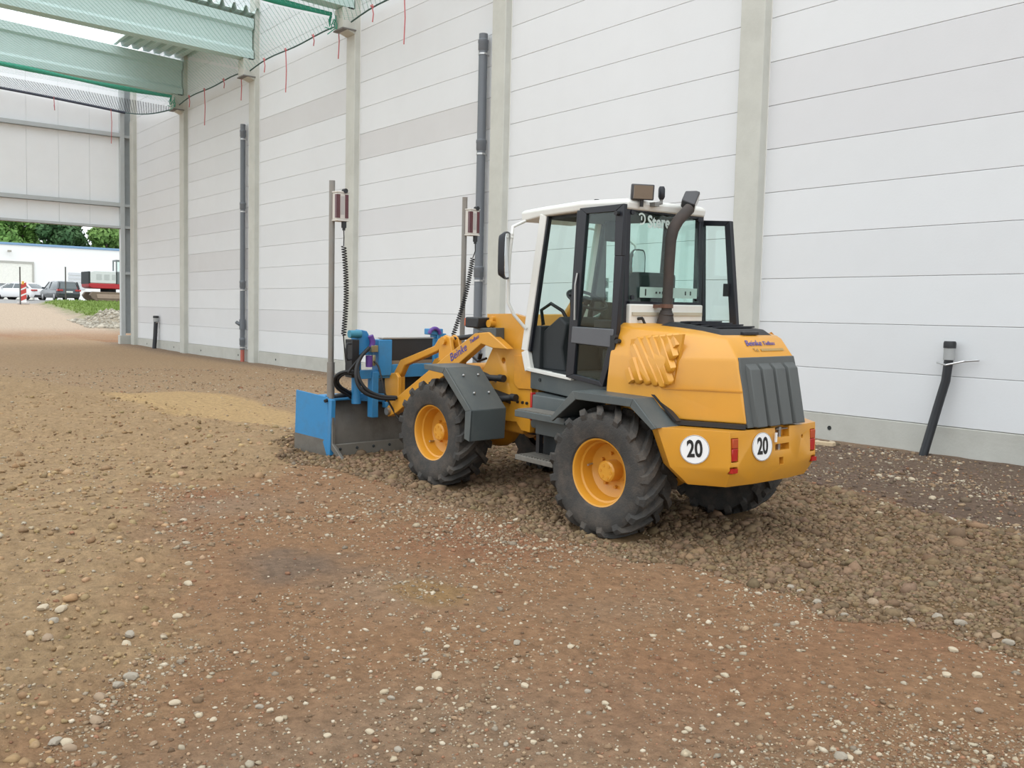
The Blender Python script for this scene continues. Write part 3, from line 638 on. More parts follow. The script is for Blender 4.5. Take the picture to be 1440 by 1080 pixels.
# rear fenders: bent plate over each rear wheel
def fender(s):
    arch = [(.52, .80), (.27, 1.035), (-.345, 1.04), (-.56, .86)]; inn = [(.50, .80), (.255, 1.013), (-.335, 1.018), (-.545, .86)]
    m = MB()
    for i in range(3): m.prism([arch[i], arch[i + 1], inn[i + 1], inn[i]], 1, s * .44, s * .82)
    lip = [(.49, .78), (.235, .975), (-.315, .98), (-.525, .845)]
    for i in range(3): m.prism([arch[i], arch[i + 1], lip[i + 1], lip[i]], 1, s * .80, s * .822)
    return m
for s in (1, -1): part(fender(s), 'rear_fender', GREY, bevel=.004)
def ffender(s):
    P = [(2.19, 1.09), (1.86, 1.085), (1.475, .75), (1.49, .485)]; Q = [(2.19, 1.075), (1.868, 1.07), (1.49, .745), (1.505, .485)]; m = MB()
    for i in range(3): m.prism([P[i], P[i + 1], Q[i + 1], Q[i]], 1, s * .47, s * .85)
    R_ = [(2.18, 1.045), (1.90, 1.03), (1.555, .735), (1.565, .50)]
    for i in range(3): m.prism([P[i], P[i + 1], R_[i + 1], R_[i]], 1, s * .832, s * .852)
    return m
for s in (1, -1):
    f = part(ffender(s), 'front_fender', GREY, bevel=.004)
    for (x, z) in ((1.78, 1.02), (1.62, .88)):
        for y in (.56, .72): part(MB().ball((x - .012, s * y, z), .012, n=8, m=6), 'rivet', CHROME, f)
    part(MB().bar((1.95, s * .50, 1.06), (1.85, s * .28, .95), .05, .04), 'fender_bracket', GREY, f)

# under-cab boxes and steps (both sides)
for s in (1, -1):
    part(MB().prism([(1.34, s * .22), (1.34, s * .32), (.6, s * .50), (.10, s * .50), (.10, s * .22)], 2, .93, 1.08), 'sill_plate', GREY, bevel=.006)
    part(MB().cyl((1.16, s * .355, 1.02), (1.16, s * .375, 1.02), .014, n=12), 'sill_hole', DARK)
    bx = part(MB().prism([(.52, s * .28), (1.18, s * .28), (1.18, s * .44), (1.05, s * .54), (.52, s * .54)], 2, .64, .915), 'tank_box', GREY, bevel=.01)
    st = part(MB().box(.46, 1.06, s * .53, s * .72, .745, .80).box(.50, .98, s * .50, s * .56, .60, .75), 'step', GREY, bevel=.005)
    part(MB().box(.52, 1.05, s * .545, s * .70, .80, .808), 'step_tread', DUSTY, st)
    s2 = part(MB().box(.58, 1.04, s * .52, s * .72, .395, .435), 'step', DUSTY, bevel=.004)
    part(MB().box(.60, .64, s * .50, s * .54, .40, .75).box(.95, .99, s * .50, s * .54, .40, .75), 'step_hanger', BLACK, s2)
    for k in range(12): part(MB().box(.60 + .035 * k, .618 + .035 * k, s * .53, s * .71, .435, .443), 'step_tooth', DUSTY, s2)
part(MB().box(.56, 1.02, -.45, .45, .36, .66), 'fuel_tank', DARK, bevel=.03)
part(MB().box(1.055, 1.075, .50, .545, .70, .93), 'side_reflector', RED, bevel=.003)

# ------------------------------------------------ cab
AX0, AX1, AX2 = 1.20, 1.40, 1.345          # A pillar: top, knee, foot
AY, BY, RY = .325, .50, .42; BX, RX = .58, .155
cab = part(MB().prism([(1.35, .32), (.6, .50), (.15, .44), (.15, -.44), (.6, -.50), (1.35, -.32)], 2, 1.075, 1.105), 'cab_floor', DARK)
def hexa(o, fx=0): return [(1.55 + fx, .28 + o), (1.22, .33 + o), (.58, .50 + o), (.15 - o, .43 + o), (.15 - o, -.43 - o), (.58, -.50 - o), (1.22, -.33 - o), (1.55 + fx, -.28 - o)]
roof = part(MB().loft([[(x, y, 2.385 if x < 1.3 else 2.355) for x, y in hexa(.012)], [(x, y, 2.445 if x < 1.3 else 2.435) for x, y in hexa(.02)], [(x, y, 2.468 if x < 1.3 else 2.455) for x, y in [(a * .985 + .01, b * .96) for a, b in hexa(0)]]]), 'cab_roof', WHITE, bevel=.015, seg=3)
part(MB().prism([(1.18, .30), (.58, .44), (.18, .38), (.18, -.38), (.58, -.44), (1.18, -.30)], 2, 2.36, 2.388), 'headlining', DARK, roof)
part(MB().cyl((.62, .30, 2.47), (.62, .30, 2.495), .02, n=10), 'roof_bolt', BLACK, roof)
for s in (1, -1):
    ap = [(AX0, s * AY, 2.40), (AX1, s * AY, 1.25), (AX2, s * AY, 1.085)]
    m = MB()
    for a, b in ((ap[0], ap[1]), (ap[1], ap[2])): m.bar(a, b, .05, .085, up=(1, 0, 0))
    part(m, 'a_pillar', WHITE, bevel=.008)
    m = MB()
    for a, b in ((ap[0], ap[1]),): m.bar((a[0] - .05, a[1] - s * .005, a[2]), (b[0] - .055, b[1] - s * .005, b[2]), .04, .022, up=(1, 0, 0))
    part(m, 'window_seal', BLACKF)
    part(MB().bar((BX, s * BY, 2.39), (BX + .07, s * BY, 1.10), .045, .05, up=(1, 0, 0)), 'b_pillar', BLACKF, bevel=.005)
    part(MB().bar((RX + .02, s * RY, 2.39), (RX, s * RY, 1.10), .05, .05, up=(1, 0, 0)), 'c_pillar', BLACKF, bevel=.005)
    part(MB().bar((AX2, s * .33, 1.095), (BX + .02, s * .505, 1.085), .05, .03), 'sill', WHITE, bevel=.004)
# glazing
def pane(pts, name, parent=None, th=.005):
    p = [np.array(q, float) for q in pts]; n = np.cross(p[1] - p[0], p[2] - p[0]); n /= np.linalg.norm(n)
    return part(MB().loft([[q - n * th / 2 for q in p], [q + n * th / 2 for q in p]]), name, GLASS, parent)
pane([(AX0 + .01, .30, 2.38), (AX0 + .01, -.30, 2.38), (AX1 + .01, -.30, 1.25), (AX1 + .01, .30, 1.25)], 'windscreen')
pane([(AX0 - .04, -.335, 2.37), (BX + .03, -.50, 2.37), (BX + .09, -.50, 1.13), (AX2 - .04, -.335, 1.13)], 'side_window')
pane([(BX - .02, -.50, 2.37), (RX + .04, -.435, 2.37), (RX + .03, -.435, 1.6), (BX + .03, -.50, 1.6)], 'side_window')
rg = pane([(.168, .412, 2.392), (.168, -.412, 2.382), (.132, -.40, 1.70), (.132, .40, 1.70)], 'rear_window')
part(MB().bar((.165, -.42, 2.383), (.165, .42, 2.393), .03, .03).bar((.130, -.41, 1.69), (.130, .41, 1.69), .03, .03), 'window_seal', BLACKF, rg)
rn = (-1, 0, -.05)
mt = frame_mtx((.156, .03, 2.31), (0, -1, .03), (.05, 0, 1)); text_mesh('Stereo!', .128, DECALM, 'lettering', rg, mt, .0008, sx=.92, bold=.004)
m = MB()
for k in range(13):
    a0 = -1.9 + k * .33; a1 = a0 + .33; r0, r1 = .032, .046
    m.add([(.155, .275 - r * math.cos(a), 2.325 + r * math.sin(a)) for r, a in ((r0, a0), (r1, a0), (r1, a1), (r0, a1))], [(0, 1, 2, 3)])
m.box(.1545, .1555, .268, .280, 2.315, 2.345); part(m, 'logo_ring', DECALM, rg)
for y, z in ((.385, 2.365), (-.38, 2.36), (.375, 1.735), (-.375, 1.735)): part(MB().cyl((.135 if z < 2 else .16, y, z), (.12 if z < 2 else .14, y, z), .018, n=12), 'glass_fixing', BLACKF, rg)
ls = part(MB().box(.118, .121, -.36, .30, 1.735, 1.815), 'label_strip', mat('label_mint', (.36, .52, .47), .5), rg)
for yy, w_, h_ in ((.24, .012, .05), (.12, .018, .014), (.08, .015, .014), (.05, .01, .02), (0, .012, .025), (-.06, .012, .03), (-.22, .012, .03), (-.28, .012, .03)): part(MB().box(.116, .118, yy - w_ / 2, yy + w_ / 2, 1.775 - h_ / 2, 1.775 + h_ / 2), 'label_mark', DECALK)
# white panel below the rear window with a tan louvre
rp = part(MB().box(.10, .15, -.42, .42, 1.45, 1.685), 'rear_panel', WHITE, bevel=.01)
part(MB().box(.088, .102, -.40, .40, 1.60, 1.625), 'louvre_strip', TAN, rp)
part(MB().cyl((.10, .33, 1.575), (.06, .325, 1.58), .012, n=8).bar((.06, .325, 1.58), (.055, .29, 1.52), .012, .016), 'latch_handle', BLACK, rp)
# left door: black frame, two panes, lock bar, hinges
DO = polyY([(818, 293), (880, 286.5), (877, 360), (869, 478), (850, 544), (798, 530)], .535); DI = polyY([(827, 301), (868, 297.5), (866.5, 360), (861, 474), (845, 536), (809, 526)], .535)
door = part(MB().frame(DO, DI, 1, .515, .555), 'cab_door', BLACKF, bevel=.004)
part(MB().prism(polyY([(808, 459), (866, 463), (864, 489), (806, 482)], .535), 1, .522, .562), 'lock_bar', mat('lock_bar_grey', (.10, .105, .115), .45), door, bevel=.006)
part(MB().prism(polyY([(827, 301), (868, 297.5), (862, 462), (813, 458)], .535), 1, .532, .537), 'door_glass', GLASS, door)
part(MB().prism(polyY([(812, 484), (860, 489), (845, 536), (809, 526)], .535), 1, .532, .537), 'door_glass', GLASS, door)
for q in ((866, 474), (870, 480), (869, 300)): p = LY(*q, .56); part(MB().cyl((p[0], .55, p[2]), (p[0], .585, p[2]), .018, n=10), 'hinge', BLACK, door)
p = LY(813, 420, .56); part(MB().tube([LY(812, 384, .56), LY(809, 400, .57), LY(808, 450, .57)], .009, 6), 'gas_strut', CHROME, door)
# right door folded back beyond the rear corner
RO_ = polyY([(986.5, 310), (1029, 311), (1037.5, 457), (1046, 560), (986, 560)], -.5); RI_ = polyY([(991, 317.5), (1021, 318), (1028, 457), (1034, 552), (990, 552)], -.5)
rdoor = part(MB().frame(RO_, RI_, 1, -.52, -.48), 'cab_door', BLACKF, bevel=.004)
part(MB().prism(RI_, 1, -.503, -.497), 'door_glass', GLASS, rdoor)
p = LY(1023, 408, -.49); part(MB().box(p[0] - .03, p[0] + .02, -.49, -.46, p[2] - .05, p[2] + .05), 'door_latch', BLACK, rdoor)
# interior
seat = part(MB().box(.28, .72, -.22, .20, 1.32, 1.45).box(.22, .34, -.23, .21, 1.40, 1.93).box(.35, .65, -.18, .16, 1.10, 1.32), 'driver_seat', DARK, bevel=.03)
part(MB().box(.30, .66, -.28, -.22, 1.48, 1.56), 'armrest', BLACK, seat, bevel=.01); part(MB().box(.30, .66, .20, .25, 1.48, 1.55), 'armrest', BLACK, seat, bevel=.01)
dash = part(MB().prism([(1.25, 1.10), (.95, 1.10), (1.01, 1.30), (.96, 1.50), (1.05, 1.56), (1.26, 1.42)], 1, -.16, .27).prism([(1.2, 1.1), (.80, 1.1), (.90, 1.42), (1.2, 1.42)], 1, -.32, -.16), 'dashboard', DARK, bevel=.015)
part(MB().box(1.24, 1.345, -.31, .31, 1.09, 1.47), 'front_panel', DARK, bevel=.01)
c = np.array((.90, .10, 1.70)); ax = np.array((-.45, 0, .9)); ax /= np.linalg.norm(ax); e1 = np.array((0, 1., 0)); e2 = np.cross(ax, e1)
pts = [c + .17 * (math.cos(a) * e1 + math.sin(a) * e2) for a in np.linspace(0, 2 * math.pi, 25)]
sw = part(MB().tube(pts, .014, 8).bar(c - e1 * .16, c + e1 * .16, .02, .02).cyl(c + ax * .01, c - ax * .40, .022, n=8).cyl(c + ax * .02, c - ax * .02, .04, n=12), 'steering_wheel', BLACK, smooth=40)
part(MB().tube([(1.02, .16, 1.50), (.95, .24, 1.70), (.94, .25, 1.73)], .006, 6).ball((.93, .255, 1.745), .022, .022, .016), 'control_lever', BLACK)
part(MB().tube([(.55, -.36, 1.12), (.30, -.36, 1.45), (.22, -.36, 1.62)], .028, 8), 'grab_rail', WHITE, smooth=50)
part(MB().box(.42, .80, -.47, -.34, 1.12, 1.40), 'side_console', DARK, bevel=.01)
for (q, s) in (((851, 398), '98'), ((850, 417), '75')):
    p = LY(*q, -.485); o = part(MB().box(p[0] - .04, p[0] + .04, -.492, -.488, p[2] - .045, p[2] + .045), 'sticker', DECALM)
    text_mesh(s, .065, DECALK, 'sticker_digits', o, frame_mtx((p[0], -.486, p[2] - .01), (-1, 0, 0), (0, 0, 1)), .0006)
part(MB().prism(polyY([(840, 296), (852, 296), (849, 458), (831, 458)], -.47), 1, -.485, -.47), 'pillar_cover', BLACKF); part(MB().prism(polyY([(846, 424), (868, 426), (868, 470), (842, 468)], -.46), 1, -.475, -.46), 'pillar_cover', DARK)
p = LY(858, 326, -.10); part(MB().box(p[0] - .03, p[0] + .03, -.17, -.05, p[2] - .08, p[2] + .09), 'inner_mirror', BLACK, bevel=.02)
# mirrors
ml = part(MB().tube([(1.48, .31, 2.36), (1.45, .47, 2.30), (1.415, .505, 2.2)], .014, 8).tube([(1.42, .50, 2.24), (1.43, .51, 2.06), (1.45, .50, 1.86), (1.46, .49, 1.66), (1.43, .45, 1.56), (1.37, .36, 1.44)], .014, 8), 'mirror_arm', WHITE, smooth=50)
def mirror(cx, cy, cz, h, w, par, yaw):
    c = np.array((cx, cy, cz)); nx = np.array((-math.cos(yaw), -math.sin(yaw), 0)); sx = np.array((math.sin(yaw), -math.cos(yaw), 0)); n = 20
    outl = []
    for k in range(n):
        a = 2 * math.pi * k / n; u = math.copysign(abs(math.cos(a)) ** .45, math.cos(a)) * w / 2; v = math.copysign(abs(math.sin(a)) ** .45, math.sin(a)) * h / 2; outl.append((u, v))
    sh = MB().loft([[c - nx * .05 + sx * u * .75 + np.array((0, 0, v * .85)) for u, v in outl], [c + sx * u + np.array((0, 0, v)) for u, v in outl], [c + nx * .012 + sx * u + np.array((0, 0, v)) for u, v in outl]])
    o = part(sh, 'mirror_housing', BLACKF, par, smooth=40)
    part(MB().loft([[c + nx * .0125 + sx * u * .86 + np.array((0, 0, v * .93)) for u, v in outl], [c + nx * .015 + sx * u * .84 + np.array((0, 0, v * .92)) for u, v in outl]]), 'mirror_pane', MIRROR, par)
mirror(1.42, .56, 2.055, .40, .16, ml, .55)
mr_ = part(MB().tube([(1.48, -.30, 2.36), (1.3, -.70, 2.30), (1.22, -.80, 2.2), (1.21, -.80, 1.75), (1.36, -.35, 1.5)], .014, 8), 'mirror_arm', WHITE, smooth=50)
mirror(1.19, -.80, 2.0, .34, .17, mr_, -.1)
# lamps on the roof
def work_lamp(c, d, w, h, name, up=(0, 0, 1)):
    c = np.array(c, float); d = np.array(d, float); d /= np.linalg.norm(d); sd = np.cross(d, up); sd /= np.linalg.norm(sd); u = np.cross(sd, d)
    q = lambda k, o: [c + d * o + sd * a * w / 2 * k + u * b * h / 2 * k for a, b in ((-1, -1), (1, -1), (1, 1), (-1, 1))]
    o = part(MB().loft([q(.7, -.09), q(1, -.01), q(1, .02)]), name, mat('lamp_housing', (.05, .05, .055), .5), bevel=.008)
    part(MB().loft([q(.86, .02), q(.84, .023)]), 'lamp_lens', mat('lamp_lens', (.26, .23, .20), .15, .6), o)
    part(MB().cyl(c - u * h / 2, c - u * (h / 2 + .05), .014, n=8), 'lamp_bracket', BLACK, o)
work_lamp((.10, .335, 2.515), (-.86, .45, -.1), .175, .115, 'work_lamp')
work_lamp((.02, -.16, 2.475), (-.75, -.55, -.30), .13, .13, 'work_lamp', up=(.2, -.5, .9))
bt = part(MB().tube([(.13, .19, 2.44), (.09, .19, 2.44), (.09, .14, 2.45)], .014, 8).box(.08, .14, .165, .215, 2.42, 2.45).cyl((.09, .135, 2.44), (.09, .135, 2.48), .012, n=8), 'beacon_bracket', mat('bracket_grey', (.22, .22, .21), .6), smooth=40)
part(MB().lathe([(0, .10), (.018, .098), (.026, .08), (.026, .02), (.016, 0), (0, 0)], (.09, .135, 2.475), 2, 14), 'rubber_cap', BLACKF, bt, smooth=50)
# exhaust
ex = [(0.03, .10, 1.50), (0.02, .10, 1.7), (.015, .10, 2.0), (.01, .10, 2.17), (.005, .085, 2.25), (0, .04, 2.32), (0, -.03, 2.375), (0, -.085, 2.42)]
exh = part(MB().tube(ex, [.040, .040, .040, .042, .044, .044, .044, .044], 16), 'exhaust_pipe', RUST, smooth=50)
part(MB().cyl((.03, .10, 1.52), (.025, .10, 1.64), .075, .045, 16).lathe([(.05, 0), (.054, .01), (.05, .02)], (.022, .10, 1.60), 2, 16), 'exhaust_flange', RUST, exh, smooth=40)
part(MB().cyl((.025, .10, 1.66), (.025, .10, 1.69), .05, n=14).box(.02, .10, .145, .17, 1.66, 1.685), 'pipe_clamp', mat('rusty_clamp', (.16, .085, .06), .7, .3), exh)

# ------------------------------------------------ front frame, arms
TP = polyY([(685, 441.5), (722, 441), (743, 447), (748, 545), (745, 608), (733, 605), (726, 593), (703, 591), (700, 560), (676, 527), (694, 487), (687, 478)], .30)
ff = part(MB().prism(TP, 1, .25, .30), 'front_frame', YEL, bevel=.01)
part(MB().prism(TP, 1, -.25, -.30), 'front_frame', YEL, bevel=.01); part(MB().prism([(1.30, .62), (1.72, .62), (1.80, 1.0), (1.55, 1.45), (1.35, 1.45)], 1, -.25, .25), 'frame_core', YELD, bevel=.01)
cutm = MB(); p = LY(708, 507, .3); cutm.cyl((p[0], .2, p[2]), (p[0], .35, p[2]), .028, n=14); cut(ff, cutm)
part(MB().box(1.5, 2.55, -.26, .26, .50, .86).prism([(1.5, .8), (2.6, .8), (2.5, .95), (1.6, 1.0)], 1, -.2, .2), 'front_chassis', YELD, bevel=.02)
Q = LY(727, 570, .31); pt = part(MB().prism(polyY([(722, 500), (745, 498), (747, 548), (728, 547), (722, 540)], .32), 1, .296, .318), 'frame_gusset', YELD, ff, bevel=.006)
for q in ((728, 565), (735, 566), (741, 567)): p = LY(*q, .305); part(MB().cyl((p[0], .298, p[2]), (p[0], .315, p[2]), .013, n=8), 'frame_bolt', BLACK, ff)
for a, b in (((678, 531), (705, 532)), ((695, 562), (722, 559))):
    p, q = LY(*a, .42), LY(*b, .36); cyl_ = part(MB().cyl(p, q, .028, n=14), 'steering_cylinder', BLACK, smooth=50); part(MB().lathe([(.0, -.035), (.033, -.035), (.033, .03), (0, .03)], q, 0, 14), 'cylinder_head', BLACK, cyl_, smooth=40)
AP = [(716, 491), (702, 478), (689, 467), (670, 468.5), (621, 507), (600, 525), (572, 548), (548, 570), (543, 578), (548, 586), (560, 580), (580, 562), (612, 540), (648, 511), (679, 483.5), (696, 490)]
for s in (1, -1):
    PA = polyY(AP, .40); arm = part(MB().prism(PA, 1, s * .34, s * .42), 'lift_arm', YEL, bevel=.008)
    p = LY(693, 455, .31)
    if s > 0:
        d = LY(672, 478, .421) - LY(635, 505, .421); d /= np.linalg.norm(d); u = np.array((d[2], 0, -d[0])); c0 = LY(644, 496, .423); c1 = LY(667, 478.5, .423)
        u = u if u[2] > 0 else -u
        text_mesh('Beinke', .105, DECALB, 'lettering', arm, frame_mtx(c0, d, u), .001, shear=.2); text_mesh('Tiefbau', .05, DECALB, 'lettering', arm, frame_mtx(c1 + u * .01, d, u), .001, shear=.2)
    part(MB().cyl((p[0], s * .24, p[2]), (p[0], s * .36, p[2]), .035, n=14), 'arm_pivot', YEL, arm, smooth=40)
    e = LY(549, 578, .40); part(MB().cyl((e[0], s * .30, e[2]), (e[0], s * .45, e[2]), .04, n=14), 'arm_pin', CHROME, arm, smooth=40)
    part(MB().cyl((1.62, s * .30, .80), (2.45, s * .33, .92), .04, n=12).cyl((2.45, s * .33, .92), (2.75, s * .34, .93), .022, n=10), 'lift_cylinder', BLACK, smooth=40)
part(MB().cyl((2.55, -.36, .98), (2.55, .36, .98), .07, n=16), 'arm_cross_tube', YEL, smooth=40)
# parallel linkage on the left: bent lever, upright bracket, coupler
LV = [(628, 472), (620, 476), (614, 486), (566, 506), (557, 524), (546, 528), (546, 536), (556, 538), (564, 532), (572, 514), (618, 494), (628, 486)]
part(MB().prism(polyY(LV, .22), 1, .18, .25), 'tilt_lever', YEL, bevel=.01)
part(MB().prism(polyY(LV, .22), 1, -.18, -.25), 'tilt_lever', YEL, bevel=.01)
br = part(MB().prism(polyY([(623, 476), (631, 471), (638, 474), (640, 486), (644, 506), (622, 508)], .24), 1, .15, .19).prism(polyY([(623, 476), (631, 471), (638, 474), (640, 486), (644, 506), (622, 508)], .24), 1, .25, .29), 'lever_bracket', YEL, bevel=.008)
p = LY(631, 479, .24); part(MB().cyl((p[0], .12, p[2]), (p[0], .32, p[2]), .04, n=16), 'lever_pin', YEL, br, smooth=40)
part(MB().cyl((1.75, .05, 1.32), (2.35, .10, 1.33), .045, n=14).cyl((2.35, .10, 1.33), (2.75, .2, 1.27), .025, n=10), 'tilt_cylinder', BLACK, smooth=40)
for s in (1, -1):
    cp = part(MB().prism(polyY([(540, 526), (556, 524), (560, 530), (560, 572), (553, 585), (544, 584)], .30), 1, s * .26, s * .30).prism(polyY([(546, 530), (556, 530), (556, 572), (546, 572)], .30), 1, s * .18, s * .26), 'coupler_plate', YEL, bevel=.006)
    p = LY(536, 529, .30); part(MB().lathe([(0, .33), (.05, .33), (.05, .20), (0, .20)] if s > 0 else [(0, -.33), (.05, -.33), (.05, -.20), (0, -.20)], (p[0], 0, p[2]), 1, 18), 'coupler_roller', BLACK, cp, smooth=40)
    part(MB().lathe([(0, .345), (.022, .345), (.022, .33)] if s > 0 else [(0, -.345), (.022, -.345), (.022, -.33)], (p[0], 0, p[2]), 1, 12), 'coupler_pin', CHROME, cp, smooth=40)
# front lamp on a bracket
lb = part(MB().prism(polyY([(670, 461), (702, 461), (702, 477), (697, 478), (690, 467), (680, 465)], .36), 1, .30, .40), 'lamp_bracket', GREY, bevel=.005)
p = LY(672, 453, .36); part(MB().box(p[0] - .10, p[0] + .09, .28, .44, p[2] - .05, p[2] + .045), 'headlamp', BLACK, lb, bevel=.012)
part(MB().box(p[0] + .09, p[0] + .13, .30, .42, p[2] - .04, p[2] + .035), 'turn_signal', ORANGE, lb, bevel=.008)
p = LY(693, 449, .31); part(MB().cyl((p[0], .28, p[2]), (p[0], .33, p[2]), .028, n=12), 'frame_pin', YEL, ff, smooth=40)
part(MB().tube([(1.42, .12, 1.47), (1.44, .13, 1.60), (1.35, .10, 1.66), (1.22, .08, 1.60), (1.15, .05, 1.48)], .016, 8), 'hydraulic_hose', HOSE, smooth=60)
part(MB().cyl((1.52, -.12, 1.35), (1.25, -.16, 1.72), .06, n=14), 'lift_hood', YEL, smooth=40)
part(MB().tube([LY(652, 515, .15), LY(657, 503, .15), LY(664, 501, .15), LY(672, 508, .15), LY(684, 504, .15)], .012, 8).cyl(LY(676, 497, .15), LY(674, 505, .15), .02, n=10), 'hydraulic_hose', HOSE, smooth=60)
# ================================================================== GRADING BLADE in front of the loader (same local frame, own thing)
bl = empty('grading_blade', tuple(M_T)); bl.rotation_euler = M_ROT.to_euler()
tag(bl, 'blue laser-guided grading blade with two receiver masts on the loader front', 'grading blade')
def bp(mb, name, m, parent=None, **k): return mb.build(name, m, parent or bl, **k)
BXX, BH, HW = 3.88, .60, .90; BZ = -.03
prof = [(BXX - .02, BZ + .02), (BXX - .035, .16), (BXX + .01, .36), (BXX + .10, BH), (BXX + .13, BH), (BXX + .04, .36), (BXX - .005, .16), (BXX + .01, BZ + .02)]
mold = bp(MB().prism(prof, 1, -HW, HW), 'moldboard', STEEL, smooth=50)
bp(MB().prism([(BXX - .035, BZ), (BXX - .055, BZ + .01), (BXX - .06, .125), (BXX - .04, .13)], 1, -HW, HW), 'cutting_edge', mat('edge_steel', (.27, .26, .23), .5, .5, var=.25, dirt=(.16, .14, .11), dirt_amt=.6), mold, bevel=.004)
for k in range(9): bp(MB().ball((BXX - .06, HW - .12 - k * .2, .075), .016, n=8, m=6), 'edge_bolt', DARK, mold)
bp(MB().box(BXX + .06, BXX + .20, -HW, HW, BH - .01, BH + .03).box(BXX - .02, BXX + .08, -HW, HW, BH - .02, BH + .005), 'top_beam', BLUE, mold, bevel=.006)
for s in (1, -1):
    wing = bp(MB().loft([[(BXX - .02, s * .885, BZ), (BXX + .50, s * 1.01, BZ), (BXX + .50, s * 1.025, BZ), (BXX - .02, s * .90, BZ)], [(BXX + .0, s * .885, .62), (BXX + .46, s * 1.01, .66), (BXX + .46, s * 1.025, .66), (BXX + .0, s * .90, .62)]]), 'side_wing', BLUE, bevel=.004)
    bp(MB().loft([[(BXX + .0, s * .90, BZ), (BXX + .49, s * 1.026, BZ), (BXX + .49, s * 1.029, BZ), (BXX + .0, s * .905, BZ)], [(BXX + .01, s * .901, .17), (BXX + .48, s * 1.026, .20), (BXX + .48, s * 1.029, .20), (BXX + .01, s * .905, .17)]]), 'wing_wear_plate', STEEL, wing)
    bp(MB().bar((BXX - .03, s * .88, BZ + .05), (BXX - .06, s * .88, .60), .05, .07, up=(1, 0, 0)), 'wing_stiffener', BLUE, wing, bevel=.004)
    bp(MB().prism([(BXX - .05, .24), (BXX - .07, .08), (BXX - .34, -.055), (BXX - .36, -.02), (BXX - .10, .14), (BXX - .08, .52), (BXX - .05, .52)], 1, s * .86, s * .895), 'end_bit', STEEL, wing, bevel=.004)
    bp(MB().cyl((BXX + .02, s * .84, BH), (BXX + .10, s * .40, BH + .07), .035, n=12).cyl((BXX + .02, s * .85, BH), (BXX - .0, s * .93, BH - .02), .018, n=10), 'wing_cylinder', BLACK, wing, smooth=40)
    # laser mast with receiver and coiled cable
    mx, my = 3.90, s * .84
    q = LX(465, 560, 3.9) if s > 0 else None
    if q is not None: my = q[1]
    else: my = LX(650, 470, 3.9)[1]
    ms = bp(MB().cyl((mx, my, BH - .1), (mx, my, 2.83 if s > 0 else 2.80), .030, n=14), 'laser_mast', MAST, smooth=50)
    bp(MB().cyl((mx, my, BH - .05), (mx, my, .98), .040, n=14).cyl((mx - .02, my - .03, .82), (mx - .02, my - .10, .82), .012, n=8), 'mast_sleeve', MAST, ms, smooth=50)
    zc = 2.57 if s > 0 else 2.52; rx = mx - .055; ry = my - .055
    RECW = mat('receiver_cream', (.60, .57, .52), .5); 
    rec = bp(MB().box(rx - .065, rx + .065, ry - .065, ry + .065, zc - .135, zc + .135), 'laser_receiver', RECW, bevel=.008)
    for dx, dy in ((-1, 0), (1, 0), (0, 1), (0, -1)):
        m = MB()
        for o_ in (-.046, .046):
            a = (dx * .0665, o_) if dx else (o_, dy * .0665)
            m.box(rx + a[0] - (.002 if dx else .018), rx + a[0] + (.002 if dx else .018), ry + a[1] - (.002 if dy else .018), ry + a[1] + (.002 if dy else .018), zc - .118, zc + .118)
        m_ = mat('receiver_window', (.10, .03, .035), .25); bp(m, 'receiver_window', m_, rec)
    bp(MB().box(rx - .0672, rx - .066, ry - .02, ry + .02, zc - .085, zc + .10), 'receiver_label', mat('receiver_grey', (.42, .40, .38), .5), rec)
    bp(MB().box(rx - .07, rx + .07, ry - .07, ry + .07, zc + .133, zc + .150).box(rx - .07, rx + .07, ry - .07, ry + .07, zc - .150, zc - .133), 'receiver_cap', RECW, rec, bevel=.004)
    bp(MB().cyl((rx - .08, ry - .03, zc + .155), (rx - .03, ry - .03, zc + .155), .024, n=12), 'clamp_knob', BLACK, rec, smooth=40)
    bp(MB().cyl((rx - .04, ry - .03, zc - .15), (rx - .04, ry - .03, zc - .215), .026, n=12).cyl((rx - .04, ry - .03, zc - .21), (rx - .04, ry - .03, zc - .24), .016, n=8), 'cable_plug', BLACK, rec, smooth=40)
    # coil
    if s > 0: A = np.array((rx - .04, ry - .03, zc - .40)); B_ = LX(483, 472, 3.82); tail = [B_, LX(484, 485, 3.82), LX(487, 520, 3.8), LX(492, 527, 3.75)]
    else: A = np.array((rx - .04, ry - .0, zc - .40)); B_ = LX(637, 472, 3.85); tail = [B_, B_ + (0, 0, -.08), B_ + (0, .08, -.16), B_ + (.0, .2, -.18)]
    n = 34; pts = []
    for k in range(n * 8 + 1):
        t = k / (n * 8); a = k * math.pi / 4; c = A + (B_ - A) * t + np.array((0, -.03 * math.sin(math.pi * t), 0)); pts.append(c + np.array(((.024 * math.cos(a)), .024 * math.sin(a), 0)))
    bp(MB().tube([(rx - .04, ry - .03, zc - .24), (rx - .045, ry - .03, zc - .32), A], .006, 6).tube(pts, .006, 5, cap=False).tube(tail, .007, 6), 'coiled_cable', HOSE, ms, smooth=60)
